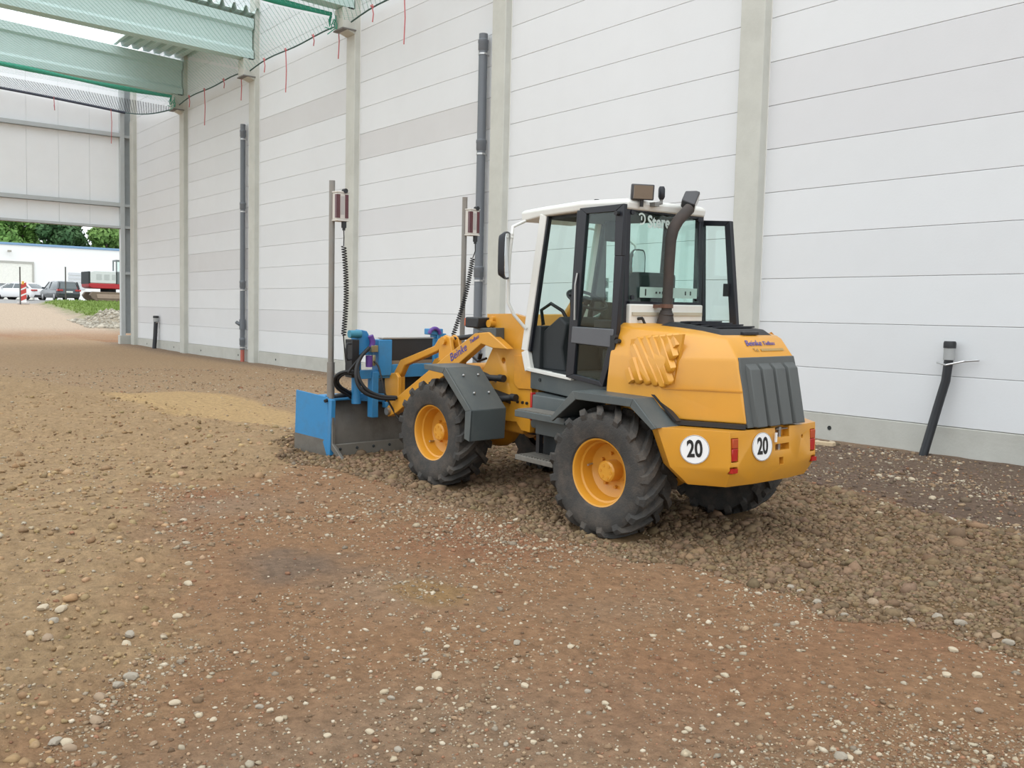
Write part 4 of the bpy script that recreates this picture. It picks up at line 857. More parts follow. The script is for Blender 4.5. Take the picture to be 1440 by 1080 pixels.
# carrier frame
Xc = 3.62
def LXp(px, py, x=None): return LX(px, py, Xc if x is None else x)
def postbox(px0, py0, px1, py1, x0, x1, name, m, parent=None, bevel=.006):
    a = LX(px0, py0, x0); b = LX(px1, py1, x0); return bp(MB().box(x0, x1, min(a[1], b[1]), max(a[1], b[1]), min(a[2], b[2]), max(a[2], b[2])), name, m, parent, bevel=bevel)
fr = postbox(533, 478, 551, 528, Xc, Xc + .14, 'carrier_post', BLUE); postbox(524, 523, 532, 587, Xc, Xc + .10, 'carrier_leg', BLUE, fr)
a = LX(524, 523, Xc); postbox(506, 521, 604, 529, Xc + .02, Xc + .10, 'carrier_crossbar', BLUE, fr)
k = LX(545, 500, Xc)
bp(MB().box(Xc, Xc + .14, -k[1] - .06, -k[1] + .06, .95, 1.28).box(Xc, Xc + .1, -k[1] - .04, -k[1] + .04, .45, 1.0), 'carrier_post', BLUE, bevel=.006)
bp(MB().box(Xc + .02, Xc + .10, -k[1], k[1], .90, .96).box(Xc + .02, Xc + .10, -k[1], k[1], .50, .56), 'carrier_crossbar', BLUE, fr, bevel=.006)
p0 = LX(540, 477, Xc); p1 = LX(620, 476, Xc)
cover = bp(MB().box(Xc + .03, Xc + .10, -.62, p0[1], 1.0, p0[2]), 'cover_plate', mat('cover_black', (.018, .018, .019), .55, var=.2), bevel=.006)
bp(MB().box(Xc + .03, Xc + .06, -.60, p0[1], .955, 1.0), 'edge_strip', mat('strip_brown', (.20, .15, .10), .7), cover)
bp(MB().box(Xc + .02, Xc + .12, -.62, p0[1], p0[2], p0[2] + .012), 'cover_lip', CHROME, cover)
bp(MB().box(Xc + .10, Xc + .30, -.30, .30, .52, .90), 'slide_box', DARK, bevel=.02)
bp(MB().bar((Xc + .10, .30, .60), (BXX + .08, .55, BH), .08, .08).bar((Xc + .10, -.30, .60), (BXX + .08, -.55, BH), .08, .08), 'push_frame', BLUE, bevel=.006)
# left lift column: blue head with purple hydraulics, black valve block
hd = bp(MB().loft([[(Xc + .05, LXp(x, y)[1], LXp(x, y)[2]) for x, y in ((505, 500), (505, 470), (512, 464), (520, 466), (528, 482), (528, 500))], [(Xc + .17, LXp(x, y)[1], LXp(x, y)[2]) for x, y in ((505, 500), (505, 470), (512, 464), (520, 466), (528, 482), (528, 500))]]), 'column_head', BLUE, bevel=.008)
c0 = LXp(500, 470); bp(MB().cyl((Xc + .04, c0[1] + .05, c0[2]), (Xc + .04, c0[1] - .08, c0[2]), .04, n=14), 'head_roller', mat('teal_knob', (.04, .22, .32), .5), hd, smooth=40)
p = LXp(521, 482); bp(MB().tube([LXp(521, 472), LXp(524, 480), LXp(523, 488)], .03, 10), 'purple_cylinder', PURPLE, hd, smooth=50)
bp(MB().cyl(LXp(519, 500, Xc - .01), LXp(519, 516, Xc - .01), .035, n=12), 'purple_motor', PURPLE, hd, smooth=50)
vb = postbox(495, 478, 505, 531, Xc + .02, Xc + .16, 'valve_block', BLACK); h0, h1 = LXp(494, 483), LXp(494, 505)
bp(MB().tube([h0, LXp(488, 483), LXp(487, 490), LXp(487, 503), LXp(489, 506), h1], .012, 8), 'valve_handle', BLACK, vb, smooth=50)
bp(MB().cyl((Xc + .16, LXp(512, 560)[1], .55), (Xc + .16, LXp(512, 500)[1], 1.15), .05, n=14), 'lift_column', BLUE, smooth=40)
sc = LXp(524, 491); bp(MB().box(Xc - .03, Xc + .03, sc[1] - .05, sc[1] + .03, sc[2] - .03, sc[2] + .04).cyl((Xc - .02, sc[1], sc[2] - .17), (Xc - .02, sc[1], sc[2] - .06), .022, n=10), 'hydraulic_fitting', mat('fitting_brass', (.28, .26, .16), .4, .6), fr, bevel=.004)
# right clamp
rc = LX(610, 468, Xc + .05); rh = bp(MB().box(Xc, Xc + .12, rc[1] - .09, rc[1] + .08, rc[2] - .02, rc[2] + .045).box(Xc + .02, Xc + .08, rc[1] - .03, rc[1] + .03, .9, rc[2]), 'column_head', BLUE, bevel=.008)
bp(MB().tube([(Xc - .01, rc[1] + .03 + .07 * math.cos(a), rc[2] - .02 + .07 * math.sin(a)) for a in np.linspace(.2, 3.0, 9)], .022, 8), 'purple_ring', PURPLE, rh, smooth=50)
# hoses
def hose(px, x0, x1, r=.017):
    n = len(px); P = [LX(a, b, x0 + (x1 - x0) * i / (n - 1)) for i, (a, b) in enumerate(px)]
    # Catmull-Rom
    out = []
    for i in range(n - 1):
        p0, p1, p2, p3 = P[max(i - 1, 0)], P[i], P[i + 1], P[min(i + 2, n - 1)]
        for t in np.linspace(0, 1, 6, endpoint=False): out.append(.5 * ((2 * p1) + (p2 - p0) * t + (2 * p0 - 5 * p1 + 4 * p2 - p3) * t * t + (3 * p1 - p0 - 3 * p2 + p3) * t ** 3))
    out.append(P[-1]); bp(MB().tube(out, r, 8), 'hydraulic_hose', HOSE, smooth=60)
hose([(497, 522), (480, 524), (471, 532), (474, 545), (490, 556), (494, 559)], 3.6, 3.85)
hose([(497, 524), (483, 526), (475, 534), (478, 543), (490, 551), (498, 558)], 3.6, 3.85)
hose([(518, 491), (509, 500), (503, 515), (505, 532), (516, 548), (535, 557), (558, 559)], 3.58, 3.3, .019)
hose([(519, 489), (507, 503), (501, 520), (503, 540), (514, 553), (535, 560), (556, 561)], 3.56, 3.3, .019)
hose([(526, 508), (532, 515), (536, 530), (542, 555), (555, 580), (563, 592)], 3.58, 3.3, .010)
hose([(505, 520), (498, 526), (490, 524), (500, 510), (518, 490)], 3.6, 3.6, .012)
# ================================================================== OUTSIDE THE GATE
def gz(x, y): return float(ground_h(np.array([x]), np.array([y]))[0])
# white building parallel to the end wall
XB = -118
bt_, bl_ = on_plane(0, 340, 0, XB), on_plane(166, 349, 0, XB)
bz = float(bt_[2]); y0b, y1b = 2.0, 48.0
BW = mat('building_white', (.88, .88, .86), .7, var=.02)
bld = empty('white_building', (XB, 20, 1.9)); tag(bld, 'long white flat-roofed building with a blue roof edge beyond the gate', 'building')
def bpart(mb, name, m, **k): 
    mb.v = [(x - XB, y - 20, z - 1.9) for x, y, z in mb.v]; return mb.build(name, m, bld, **k)
bpart(MB().box(XB - 18, XB, y0b, y1b, 1.0, bz - .25), 'wall', BW)
bpart(MB().box(XB - 18.1, XB + .12, y0b - .1, y1b + .1, bz - .25, bz), 'roof_edge', mat('roof_edge_blue', (.20, .34, .52), .5), bevel=.03)
g0 = on_plane(45, 371, 0, XB); 
bpart(MB().box(XB, XB + .08, 8, g0[1], 1.2, g0[2]), 'rolling_gate', mat('gate_cream', (.84, .83, .76), .6))
bpart(MB().box(XB, XB + .16, 8, g0[1] + .18, g0[2], g0[2] + .22).box(XB, XB + .16, g0[1], g0[1] + .18, 1.2, g0[2]), 'gate_frame', mat('gate_frame_grey', (.45, .44, .40), .6))
for k in range(5): q = on_plane(96, 383 + 5 * k, 0, XB); bpart(MB().box(XB, XB + .10, q[1], q[1] + 1.8, q[2] - .30, q[2]), 'vent_slat', mat('slat_grey', (.62, .64, .66), .6))
q = on_plane(12, 353, 0, XB); bpart(MB().box(XB, XB + .5, q[1] - .05, q[1] + .05, q[2] - .05, q[2] + .05).box(XB + .35, XB + .7, q[1] - .18, q[1] + .18, q[2] - .12, q[2] + .08), 'wall_lamp', mat('lamp_grey', (.35, .33, .28), .6))

# trees behind the building
BARK = mat('bark', (.10, .08, .06), .9)
leafm = [mat('leaf_%d' % i, c, .7, var=.35, scale=.8) for i, c in enumerate(((.085, .19, .035), (.13, .26, .05), (.05, .12, .035), (.16, .28, .06)))]
def tree(x, y, h, r, m, label, seed):
    rr = np.random.default_rng(seed); z0 = 1.9; t = empty('broadleaf_tree', (x, y, z0)); tag(t, label, 'tree', 'trees behind the white building')
    MB().tube([(0, 0, -.3), (.1, 0, h * .3), (0, .2, h * .6), (.1, .1, h * .85)], [.35, .28, .18, .06], 8).build('trunk', BARK, t, smooth=60)
    n = 4200; nb = 30; bc = rr.normal(size=(nb, 3)); bc /= np.linalg.norm(bc, axis=1)[:, None]; bc *= (rr.uniform(.2, 1, (nb, 1)) ** .5); bc = bc * np.array((r * .75, r * .75, h * .36)) + np.array((0, 0, h * .58))
    k = rr.integers(0, nb, n); d = rr.normal(size=(n, 3)); d /= np.linalg.norm(d, axis=1)[:, None]; c = bc[k] + d * rr.uniform(.6, 1.05, (n, 1)) * r * .42
    u = np.cross(d, rr.normal(size=(n, 3))); u /= np.linalg.norm(u, axis=1)[:, None]; w = np.cross(d, u) + d * .3; s = rr.uniform(.22, .45, (n, 1))
    V = np.stack([c - u * s * .55, c + w * s, c + u * s * .55, c - w * s], 1).reshape(-1, 3); mb = MB(); mb.v = [tuple(p) for p in V.tolist()]; mb.f = [(4 * i, 4 * i + 1, 4 * i + 2, 4 * i + 3) for i in range(n)]
    me = bpy.data.meshes.new('foliage'); me.from_pydata(mb.v, [], mb.f); me.materials.append(m); o = bpy.data.objects.new('foliage', me); COL.objects.link(o); o.parent = t; o['kind'] = 'stuff'
looks = ['dark green', 'bright green', 'deep green', 'yellowish green']
spots_ = [(6.0 + 6.1 * k, 0, 13.2 + .7 * (k % 3), 2.65, (1, 0, 3, 1, 2, 3, 0)[k]) for k in range(7)] + [(9.0 + 6.1 * k, 7.5, 15.5 + .5 * (k % 2), 2.75, (2, 0, 2, 1, 2, 0)[k]) for k in range(6)] + [(13.2 + 6.2 * k, 15.5, 17.5, 2.8, (0, 2, 0, 2)[k]) for k in range(4)]
for i, (yy, dx, h, r, mi) in enumerate(spots_):
    tree(XB - 23 - dx, yy, h, r, leafm[mi], looks[mi] + (' broadleaf tree crown rising over the white building roof' if dx < 5 else ' tall tree in the second row behind the white building' if dx < 10 else ' tallest tree in the rearmost row behind the white building'), 40 + i)

# cars
TYRE = mat('car_tyre', (.02, .02, .02), .8); ALLOY = mat('alloy', (.4, .4, .42), .35, .7); CGLASS = mat('car_glass', (.10, .12, .13), .08, .0, var=.02, coat=.6)
def car(x, y, heading, paint, label, L=4.35, W=1.8, H=1.48, sedan=False):
    z = gz(x, y); c = empty('parked_car', (x, y, z), heading); tag(c, label, 'car', 'cars parked beyond the gate')
    def sec(zs, xs, w): return [(xs[0], -w * .8, zs), (xs[0] + .12 * L * 0 + .25, -w, zs), (xs[1] - .25, -w, zs), (xs[1], -w * .75, zs), (xs[1], w * .75, zs), (xs[1] - .25, w, zs), (xs[0] + .25, w, zs), (xs[0], w * .8, zs)]
    hw = W / 2; b, f = -L / 2, L / 2
    MB().loft([sec(.20, (b + .10, f - .08), hw * .93), sec(.42, (b, f), hw), sec(.70, (b + .03, f - .05), hw), sec(.93, (b + .12, f - (.75 if True else 0)), hw * .95)]).build('body', paint, c, bevel=.05, seg=3)
    rb = b + (.95 if sedan else .30)
    MB().loft([sec(.90, (b + (.35 if sedan else .10), f - .85), hw * .90), sec(H - .10, (rb, f - 1.75), hw * .74), sec(H - .03, (rb + .15, f - 1.95), hw * .66)]).build('greenhouse', CGLASS, c, bevel=.02)
    MB().loft([sec(H - .10, (rb - .03, f - 1.72), hw * .76), sec(H, (rb + .18, f - 2.0), hw * .64)]).build('roof', paint, c, bevel=.03)
    for s in (1, -1):
        MB().bar((b + (.35 if sedan else .12), s * hw * .88, .90), (rb, s * hw * .74, H - .08), .10, .10).build('rear_pillar', paint, c)
        MB().bar((f - .85, s * hw * .88, .90), (f - 1.74, s * hw * .74, H - .08), .07, .07).build('front_pillar', paint, c)
        MB().bar((-.05, s * hw * .905, .90), (-.15, s * hw * .745, H - .08), .07, .05).build('middle_pillar', paint, c)
        MB().box(b - .01, b + .28, s * hw * .98 - (.42 if s > 0 else 0) , s * hw * .98 + (0 if s > 0 else .42), .72, .86).build('tail_lamp', RED, c, bevel=.02)
        MB().box(f - 1.35, f - 1.2, s * hw * .95, s * (hw + .2), .90, 1.04).build('door_mirror', paint, c, bevel=.03)
        for xx in (b + .78, f - .82):
            w = MB().lathe([(.0, -.1), (.22, -.1), (.31, -.09), (.32, 0), (.31, .09), (.22, .1), (0, .1)], (xx, s * (hw - .10), .31), 1, 20).build('wheel', TYRE, c, smooth=40)
            MB().lathe([(0, s * .105), (.19, s * .105), (.21, s * .09)], (xx, s * (hw - .10), .31), 1, 16).build('rim', ALLOY, w, smooth=40)
    MB().box(b - .02, b + .02, -.26, .26, .62, .73).build('number_plate', DECALW, c)
    MB().box(b - .015, b + .2, -hw * .8, hw * .8, .22, .42).build('bumper', mat('bumper_dark', (.03, .03, .033), .6), c, bevel=.03)
    return c
car(-81.8, 17.75, math.pi + .10, mat('paint_slate', (.035, .045, .055), .25, .2, var=.03, coat=.8), 'dark slate hatchback parked between the red-white board and the excavator', 4.3, 1.8, 1.52)
car(-87.5, 15.9, math.pi + .62, mat('paint_white', (.80, .81, .82), .3, var=.02, coat=.6), 'white saloon car parked behind the red-white board', 4.5, 1.8, 1.42, True)
car(-97, 15.2, math.pi + .9, mat('paint_black', (.02, .022, .025), .25, .2, var=.03, coat=.8), 'black car partly hidden past the white saloon', 4.4, 1.8, 1.46)

# excavator (white and red) half hidden by the gate post
XR = mat('excavator_red', (.45, .02, .03), .4, var=.08); XW = mat('excavator_white', (.66, .68, .69), .45, var=.08); XT = mat('track_brown', (.20, .15, .11), .85, var=.25, scale=8)
exx = -82.0; ez = gz(exx, 20.5); yl = on_plane(112, 415, 0, exx)[1]
ex_ = empty('crawler_excavator', (exx, yl + 2.2, ez), math.pi / 2); tag(ex_, 'white and red crawler excavator half hidden by the gate post', 'excavator')
# local: +X to the right of the picture (world +Y), +Y away
for s in (-1, 1):
    tk = [(-1.6, .25), (-1.75, .5), (-1.55, .78), (1.6, .78), (1.8, .5), (1.6, .2), (1.3, .05), (-1.3, .05)]
    t = MB().prism(tk, 1, s * 1.1 - .25, s * 1.1 + .25).build('track', XT, ex_, bevel=.04)
    MB().prism([(-1.2, .24), (-1.25, .58), (1.25, .58), (1.2, .24)], 1, s * 1.1 - .30, s * 1.1 + .30).build('track_frame', mat('track_frame', (.36, .27, .21), .8), t, bevel=.03)
    for k in range(14): MB().box(-1.5 + .22 * k, -1.38 + .22 * k, s * 1.1 - .27, s * 1.1 + .27, .0, .06).build('track_shoe', XT, t)
MB().cyl((0, 0, .6), (0, 0, 1.05), .6, n=20).build('slew_ring', DARK, ex_, smooth=40)
MB().prism([(-1.75, 1.15), (-1.8, 1.45), (1.9, 1.45), (1.9, 1.05), (-1.5, 1.05)], 1, -1.2, 1.2).build('lower_skirt', XR, ex_, bevel=.05)
MB().prism([(-1.78, 1.45), (-1.72, 2.35), (-1.4, 2.5), (1.0, 2.5), (1.2, 1.9), (1.2, 1.45)], 1, -1.18, 1.18).build('engine_hood', XW, ex_, bevel=.08)
MB().box(-1.80, -1.66, -1.19, 1.19, 1.4, 2.4).build('rear_guard', DARK, ex_, bevel=.02)
for k in range(3): MB().box(-1.2 + .6 * k, -.8 + .6 * k, -1.195, -1.185, 1.75, 2.2).build('hood_vent', mat('vent_grey', (.50, .52, .53), .6), ex_)
cabx = MB()
for a in (.35, 1.85):
    for b in (-1.15, -.2): cabx.bar((a, b, 1.45), (a, b, 3.35), .10, .10, up=(1, 0, 0))
cabx.box(.30, 1.95, -1.2, -.15, 3.3, 3.42).box(.30, 1.95, -1.2, -.15, 1.45, 2.45); cb = cabx.build('cab', mat('excavator_cab', (.16, .18, .19), .5), ex_, bevel=.02)
MB().box(.42, .98, -1.165, -1.155, 2.5, 3.28).box(1.12, 1.8, -1.165, -1.155, 2.5, 3.28).build('cab_window', GLASS, cb)
MB().box(.9, 1.3, -1.25, 0, 1.35, 1.75).build('red_step_box', XR, ex_, bevel=.03)
MB().prism([(1.2, 1.6), (3.2, 4.4), (3.6, 4.3), (1.7, 1.4)], 1, .05, .5).prism([(3.2, 4.4), (5.6, 3.2), (5.5, 2.8), (3.3, 4.0)], 1, .05, .5).build('boom', XW, ex_, bevel=.04)
MB().prism([(5.3, 3.3), (5.8, 3.2), (5.2, .9), (4.9, 1.0)], 1, .1, .45).build('stick', XW, ex_, bevel=.03)
MB().prism([(4.7, 1.1), (5.3, .9), (5.2, .1), (4.6, .0), (4.3, .5)], 1, -.2, .75).build('bucket', DARK, ex_, bevel=.03)

# warning board and slim posts
def at_s(px, py, xw): return on_plane(px, py, 0, xw)
wx = -78.5; p = at_s(32.5, 424, wx); zt = at_s(32, 400, wx)[2]; wb = empty('warning_board', (wx, p[1], gz(wx, p[1]))); tag(wb, 'red and white striped warning board with a yellow lamp by the white saloon', 'warning board')
hb = zt - gz(wx, p[1])
MB().box(-.06, .02, -.23, .23, .15, hb).build('board', DECALW, wb)
for k in range(3):
    z0 = .2 + k * (hb - .3) / 2.6; m = MB(); m.add([(.025, -.23, z0), (.025, .23, z0 + .22), (.025, .23, z0 + .55), (.025, -.23, z0 + .33)], [(0, 1, 2, 3)]); m.add([(.021, -.23, z0), (.021, .23, z0 + .22), (.021, .23, z0 + .55), (.021, -.23, z0 + .33)], [(3, 2, 1, 0)]); m.build('red_stripe', mat('stripe_red', (.55, .06, .05), .5), wb)
MB().lathe([(0, .26), (.08, .24), (.10, .12), (.08, 0), (0, 0)], (0, 0, hb), 2, 14).build('warning_lamp', mat('lamp_yellow', (.75, .45, .08), .4), wb, smooth=50)
MB().box(-.25, .25, -.38, .38, 0, .15).build('foot_plate', mat('recycled_foot', (.55, .52, .5), .8), wb, bevel=.03)
for px_, xw, lab in ((28.6, -78.0, 'slim dark steel post beside the red and white board'), (92.5, -78.0, 'slim dark steel post in front of the slate hatchback')):
    b = at_s(px_, 424, xw); t = at_s(px_ + .6, 376, xw); o = MB().cyl((0, 0, -.2), (0, 0, t[2] - gz(xw, b[1])), .05, n=10).build('fence_post', mat('post_dark', (.10, .09, .085), .6, .3), smooth=40); o.location = (xw, b[1], gz(xw, b[1])); tag(o, lab, 'post', 'slim posts beyond the gate')
    MB().lathe([(0, .03), (.05, .03), (.06, 0), (0, 0)], (0, 0, t[2] - gz(xw, b[1])), 2, 10).build('post_cap', DARK, o)
# ================================================================== LOOSE STONES, CLODS, GRASS
ico_v = []; ph = (1 + 5 ** .5) / 2
for a, b in ((1, ph), (-1, ph), (1, -ph), (-1, -ph)): ico_v += [(0, a, b), (a, b, 0), (b, 0, a)]
ico_v = np.array(ico_v) / np.linalg.norm(ico_v[0])
dm = np.linalg.norm(ico_v[:, None] - ico_v[None], axis=2); edge = dm[dm > .01].min() * 1.1
ico_f = [(i, j, k) if np.dot(np.cross(ico_v[j] - ico_v[i], ico_v[k] - ico_v[i]), ico_v[i]) > 0 else (i, k, j) for i in range(12) for j in range(i + 1, 12) for k in range(j + 1, 12) if dm[i, j] < edge and dm[j, k] < edge and dm[i, k] < edge]
ico_f = np.array(ico_f)
def scatter(name, xy, size, flat, colr, m, sink, label, cat):
    n = len(xy); rot = RNG.uniform(0, 2 * math.pi, n); jit = RNG.uniform(.55, 1.3, (n, 12)); asp = RNG.uniform(.65, 1.0, n)
    v = ico_v[None] * jit[:, :, None]; v = v * np.stack([np.ones(n), asp, flat * RNG.uniform(.75, 1.2, n)], 1)[:, None, :] * size[:, None, None]
    tx = RNG.uniform(-.4, .4, n); ct, st = np.cos(tx)[:, None], np.sin(tx)[:, None]; y_, z_ = v[..., 1] * ct - v[..., 2] * st, v[..., 1] * st + v[..., 2] * ct
    c, s = np.cos(rot)[:, None], np.sin(rot)[:, None]; X = v[..., 0] * c - y_ * s + xy[:, 0][:, None]; Y = v[..., 0] * s + y_ * c + xy[:, 1][:, None]; Zv = z_ + (ground_h(xy[:, 0], xy[:, 1]) + size * flat * sink)[:, None]
    co = np.stack([X, Y, Zv], -1).reshape(-1, 3); f = (ico_f[None] + (np.arange(n) * 12)[:, None, None]).reshape(-1, 3)
    me = bpy.data.meshes.new(name); me.vertices.add(len(co)); me.vertices.foreach_set('co', co.ravel().astype(np.float32)); me.loops.add(f.size); me.loops.foreach_set('vertex_index', f.ravel().astype(np.int32))
    me.polygons.add(len(f)); me.polygons.foreach_set('loop_start', np.arange(0, f.size, 3, dtype=np.int32)); me.polygons.foreach_set('loop_total', np.full(len(f), 3, np.int32)); me.update(calc_edges=True)
    at = me.attributes.new('tone', 'FLOAT_COLOR', 'POINT'); cc = np.repeat(np.concatenate([colr, np.ones((n, 1))], 1), 12, axis=0); at.data.foreach_set('color', cc.ravel().astype(np.float32))
    me.materials.append(m); o = bpy.data.objects.new(name, me); COL.objects.link(o); tag(o, label, cat, kind='stuff'); return o
def tone_mat(name, rough=.9):
    m, nt, b = new_mat(name); a = nt.nodes.new('ShaderNodeAttribute'); a.attribute_name = 'tone'
    tc = nt.nodes.new('ShaderNodeTexCoord'); n = nt.nodes.new('ShaderNodeTexNoise'); n.inputs['Scale'].default_value = 70; n.inputs['Detail'].default_value = 4; nt.links.new(tc.outputs['Object'], n.inputs['Vector'])
    mr = nt.nodes.new('ShaderNodeMapRange'); mr.inputs[3].default_value = .7; mr.inputs[4].default_value = 1.3; nt.links.new(n.outputs['Fac'], mr.inputs[0])
    mx = nt.nodes.new('ShaderNodeMix'); mx.data_type = 'RGBA'; mx.blend_type = 'MULTIPLY'; mx.inputs[0].default_value = 1; nt.links.new(a.outputs['Color'], mx.inputs[6]); nt.links.new(mr.outputs[0], mx.inputs[7])
    nt.links.new(mx.outputs[2], b.inputs['Base Color']); b.inputs['Roughness'].default_value = rough; b.inputs['Specular IOR Level'].default_value = .2; return m
AZ0 = math.atan2(cf[1], cf[0])
def polar(n, r0, r1, power=1.0):
    u = RNG.uniform(0, 1, n) ** power; r = r0 * (r1 / r0) ** u; a = AZ0 + RNG.uniform(-.80, .80, n); return np.stack([r * np.cos(a), r * np.sin(a)], 1), r
def clear_of_loader(xy):
    x, y = xy[:, 0], xy[:, 1]; foot = np.zeros(len(x), bool)
    for wx_, wy_ in ((-4.97, 4.80), (-7.1, 4.76), (-4.93, 6.11), (-7.06, 6.07)): foot |= (np.abs(x - wx_) < .30) & (np.abs(y - wy_) < .17)
    foot |= (np.abs(x + 8.87) < .08) & (y > 4.3) & (y < 6.4)
    return ~foot
GM = tone_mat('gravel_tones')
stone_tones = np.array([(.46, .375, .26), (.52, .44, .32), (.36, .26, .165), (.27, .18, .11), (.40, .27, .17), (.34, .28, .21), (.58, .50, .38), (.33, .17, .10), (.20, .13, .08), (.38, .27, .17)])
# gravel: everywhere except the raked soil and clod swath, thicker in patches
xy, r = polar(285000, 2.3, 26, .9)
dens = .20 + 1.4 * np.clip(vnoise(xy[:, 0], xy[:, 1], .8, 51) + .15 + .5 * vnoise(xy[:, 0], xy[:, 1], .25, 52), 0, 1)
sd_soil = poly_sd(xy[:, 0], xy[:, 1], Z_SOIL); sd_clod = poly_sd(xy[:, 0], xy[:, 1], Z_CLOD)
dens *= np.where(sd_soil < 0, .16, 1) * np.where(sd_clod < -.1, .12, 1) * np.where(poly_sd(xy[:, 0], xy[:, 1], Z_SAND) < 0, .05, 1) * np.where(poly_sd(xy[:, 0], xy[:, 1], Z_DAMP) < .1, .25, 1)
keep = (RNG.uniform(0, 1, len(xy)) < dens) & (xy[:, 1] < 10.8) & (xy[:, 0] > -38) & clear_of_loader(xy); xy = xy[keep]; r = r[keep]
size = np.clip(RNG.lognormal(math.log(.0058), .50, len(xy)), .003, .024) * np.clip(r / 5, .9, 1.7)
tone = stone_tones[RNG.integers(0, len(stone_tones), len(xy))] * RNG.uniform(.6, .98, (len(xy), 1))
scatter('gravel', xy, size, .6, tone, GM, .25, 'scattered small pale gravel lying on the brown ground', 'gravel')
# soil clods: dense in the loosened swath, sparse on the raked soil
def clods(n, zone, r0, r1, dens, s0, label, tone0, sig):
    xy, r = polar(n, r0, r1, .8); sdz = poly_sd(xy[:, 0], xy[:, 1], zone) + .25 * vnoise(xy[:, 0], xy[:, 1], .4, 61)
    keep = (sdz < .06) & (RNG.uniform(0, 1, n) < dens) & clear_of_loader(xy) & (xy[:, 1] < 10.9); xy = xy[keep]; r = r[keep]
    size = np.clip(RNG.lognormal(math.log(s0), sig, len(xy)), .005, .06) * np.clip(r / 6, .85, 1.4)
    tone = np.array(tone0) * RNG.uniform(.62, 1.15, (len(xy), 1)) * (1 + RNG.uniform(-.06, .06, (len(xy), 3)))
    scatter('soil_clods', xy, size, .7, tone, GM, .15, label, 'soil')
clods(190000, Z_CLOD, 4.0, 12, .8, .0135, 'crumbly brown soil clods in the loosened swath under the loader', (.220, .150, .09), .45)
clods(70000, Z_SOIL, 2.6, 18, .28, .011, 'fine tan soil crumbs on the raked strip', (.375, .255, .14), .5)
clods(12000, Z_DARK, 5, 13, .5, .012, 'dark soil crumbs along the foot of the panel wall', (.17, .12, .09), .4)
# larger stones, each its own object
stone_protos = []
def stone_mesh(seed):
    rr = np.random.default_rng(seed); import bmesh
    bm = bmesh.new(); bmesh.ops.create_icosphere(bm, subdivisions=2, radius=1)
    ax = rr.normal(size=(9, 3)); ax /= np.linalg.norm(ax, axis=1)[:, None]; off = rr.uniform(.62, .95, 9)
    for v in bm.verts:
        p = np.array(v.co)
        for a, o in zip(ax, off):
            d = p @ a
            if d > o: p = p - a * (d - o) * .85
        v.co = Vector(p * np.array((1, .78, .58)))
    me = bpy.data.meshes.new('stone'); bm.to_mesh(me); bm.free(); me.polygons.foreach_set('use_smooth', [True] * len(me.polygons)); me.set_sharp_from_angle(angle=math.radians(28)); return me
smats = [mat('stone_%s' % n, c, .9, var=.2, scale=25, bump=.2, bscale=50) for n, c in (('pale', (.47, .39, .28)), ('grey', (.33, .285, .225)), ('brown', (.31, .225, .15)))]
for k in range(9):
    me = stone_mesh(k); me.materials.append(smats[k % 3]); stone_protos.append(me)
kinds = ['pale', 'grey', 'brown']
def stone(x, y, s, k, rz, label, group):
    o = bpy.data.objects.new('stone', stone_protos[k]); COL.objects.link(o); o.location = (x, y, gz(x, y) + s * .22); o.scale = (s, s, s); o.rotation_euler = (RS.uniform(-.2, .2), RS.uniform(-.2, .2), rz); tag(o, label, 'stone', group)
# stones seen singly in the photograph: pixel, half-size in pixels, look
SEEN = [(61, 872, 8, 0), (86, 875, 8, 0), (76, 888, 7, 1), (42, 898, 7, 0), (66, 904, 10, 2), (183, 902, 8, 1), (178, 909, 9, 0), (230, 900, 6, 2), (184, 956, 11, 1), (166, 967, 9, 1), (136, 1016, 11, 2), (78, 1050, 10, 1), (93, 1049, 9, 0), (98, 1056, 9, 2), (140, 985, 10, 2), (265, 797, 6, 0), (265, 824, 7, 0), (250, 872, 7, 0), (246, 990, 8, 0), (393, 1016, 7, 0), (380, 1003, 6, 0), (365, 998, 6, 1), (727, 908, 7, 1), (614, 956, 9, 0), (738, 969, 7, 0), (724, 933, 6, 2), (590, 975, 6, 0), (618, 976, 6, 0), (628, 913, 5, 0), (602, 892, 6, 0), (690, 774, 4, 0), (802, 916, 6, 0), (826, 976, 5, 1), (851, 994, 6, 0), (550, 987, 6, 1), (750, 1051, 6, 0), (711, 1053, 5, 1), (968, 1031, 6, 0), (996, 1048, 5, 1), (1182, 1070, 11, 1), (1194, 1071, 7, 0), (1331, 951, 7, 0), (1374, 951, 8, 0), (1340, 913, 7, 0), (1280, 872, 7, 1), (1250, 855, 8, 2), (1228, 844, 9, 2), (1150, 838, 7, 1), (1318, 872, 9, 1), (1350, 880, 9, 1), (1400, 898, 8, 2), (1418, 906, 8, 1), (1112, 816, 7, 1), (1127, 823, 7, 1), (1188, 858, 6, 1), (1362, 868, 7, 2), (1120, 868, 5, 0), (1014, 911, 5, 0), (1376, 1002, 6, 1), (1236, 1066, 5, 0), (1392, 1068, 5, 0), (1236, 673, 5, 0), (1262, 677, 5, 0), (1282, 679, 6, 0), (1311, 704, 6, 0), (1365, 702, 4, 0), (1150, 623, 5, 0), (1170, 624, 5, 0), (215, 1047, 6, 2), (300, 1015, 6, 0), (460, 1040, 6, 0), (520, 1035, 7, 0), (560, 1060, 7, 1)]
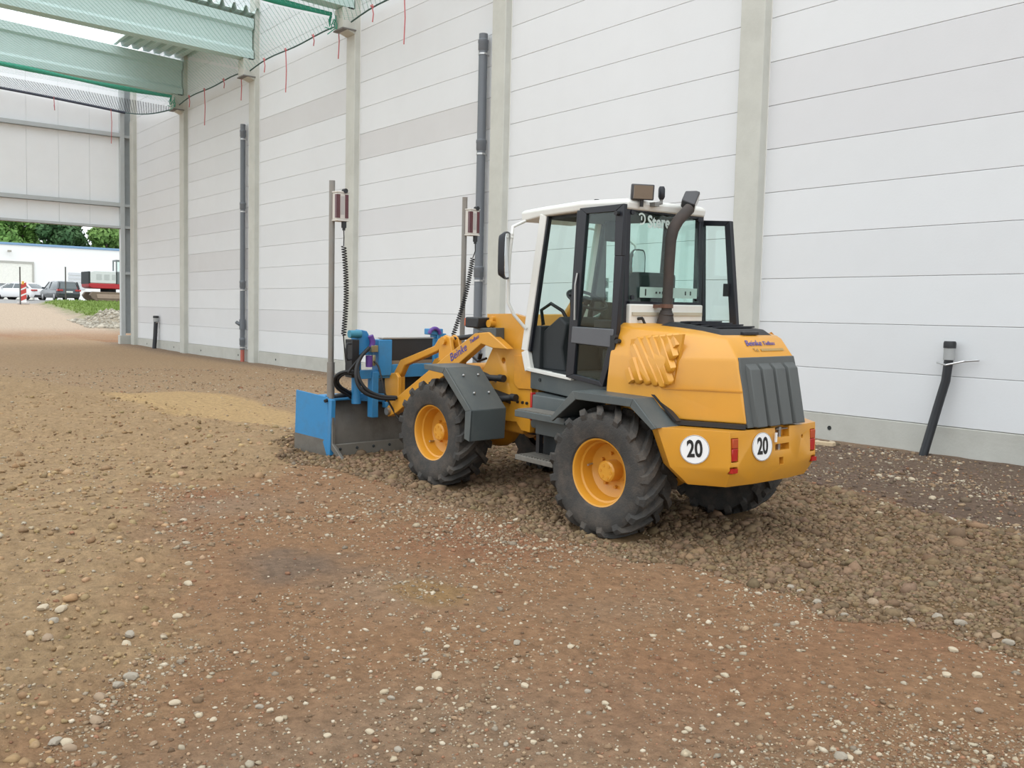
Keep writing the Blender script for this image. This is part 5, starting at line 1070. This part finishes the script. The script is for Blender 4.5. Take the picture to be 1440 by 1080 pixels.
for i, (px_, py_, hp, kd) in enumerate(SEEN):
    g = on_plane(px_, py_, 2, 0.0); d = np.linalg.norm(g - EYE); s = hp * d / F_PX
    lab = ('%s stone lying on the bare ground of the raked soil edge' if px_ < 420 else '%s stone half bedded at the edge of the clod swath' if px_ > 1080 and py_ > 800 and py_ < 925 else '%s stone on the dark strip beside the wall foot' if px_ > 1080 and py_ < 720 else '%s stone lying singly on the gravelly ground') % kinds[kd]
    stone(g[0], g[1], s, kd + 3 * RS.randrange(3), RS.uniform(0, 6.28), lab, 'single stones on the ground')
# rubble on the bank outside
rb = RNG.uniform(0, 1, (1500, 2)); sx = 51 + rb[:, 0] * 7.5; sy = y_bank(sx) - .6 + rb[:, 1] * 4.5; rxy = np.stack([-sx, sy], 1)
scatter('bank_rubble', rxy, np.clip(RNG.lognormal(math.log(.06), .5, 1500), .03, .22), .7, np.array((.44, .40, .33)) * RNG.uniform(.6, 1.2, (1500, 1)), GM, .3, 'pale rubble spilling down the bank outside the gate', 'rubble')
# grass on top of the bank
gn = 9000; sx = 58.2 + RNG.uniform(0, 1, gn) ** 1.2 * 21; sy = y_bank(sx) + RNG.uniform(.7, 13, gn); gzv = ground_h(-sx, sy); hgt = RNG.uniform(.05, .20, gn); an = RNG.uniform(0, 6.28, gn); wd = RNG.uniform(.03, .07, gn)
V = np.stack([np.stack([-sx - np.cos(an) * wd, sy - np.sin(an) * wd, gzv - .03], 1), np.stack([-sx + np.cos(an) * wd, sy + np.sin(an) * wd, gzv - .03], 1), np.stack([-sx + RNG.uniform(-.12, .12, gn), sy + RNG.uniform(-.12, .12, gn), gzv + hgt], 1)], 1).reshape(-1, 3)
me = bpy.data.meshes.new('grass'); me.from_pydata(V.tolist(), [], [(3 * i, 3 * i + 1, 3 * i + 2) for i in range(gn)]); me.materials.append(mat('grass_green', (.19, .27, .06), .8, var=.3, scale=1)); go = bpy.data.objects.new('grass', me); COL.objects.link(go); tag(go, 'green grass growing on the bank in front of the parked cars', 'grass', kind='stuff')
# timber offcut by the plinth
g = on_plane(1156, 626, 2, 0); o = MB().box(-.16, .16, -.05, .05, 0, .045).build('timber_offcut', mat('pale_wood', (.55, .43, .28), .8, var=.2, scale=20), bevel=.004); o.location = (g[0], min(g[1], 10.9), gz(g[0], min(g[1], 10.9))); o.rotation_euler = (0, 0, .15); tag(o, 'pale timber offcut lying against the plinth behind the loader tail', 'timber')
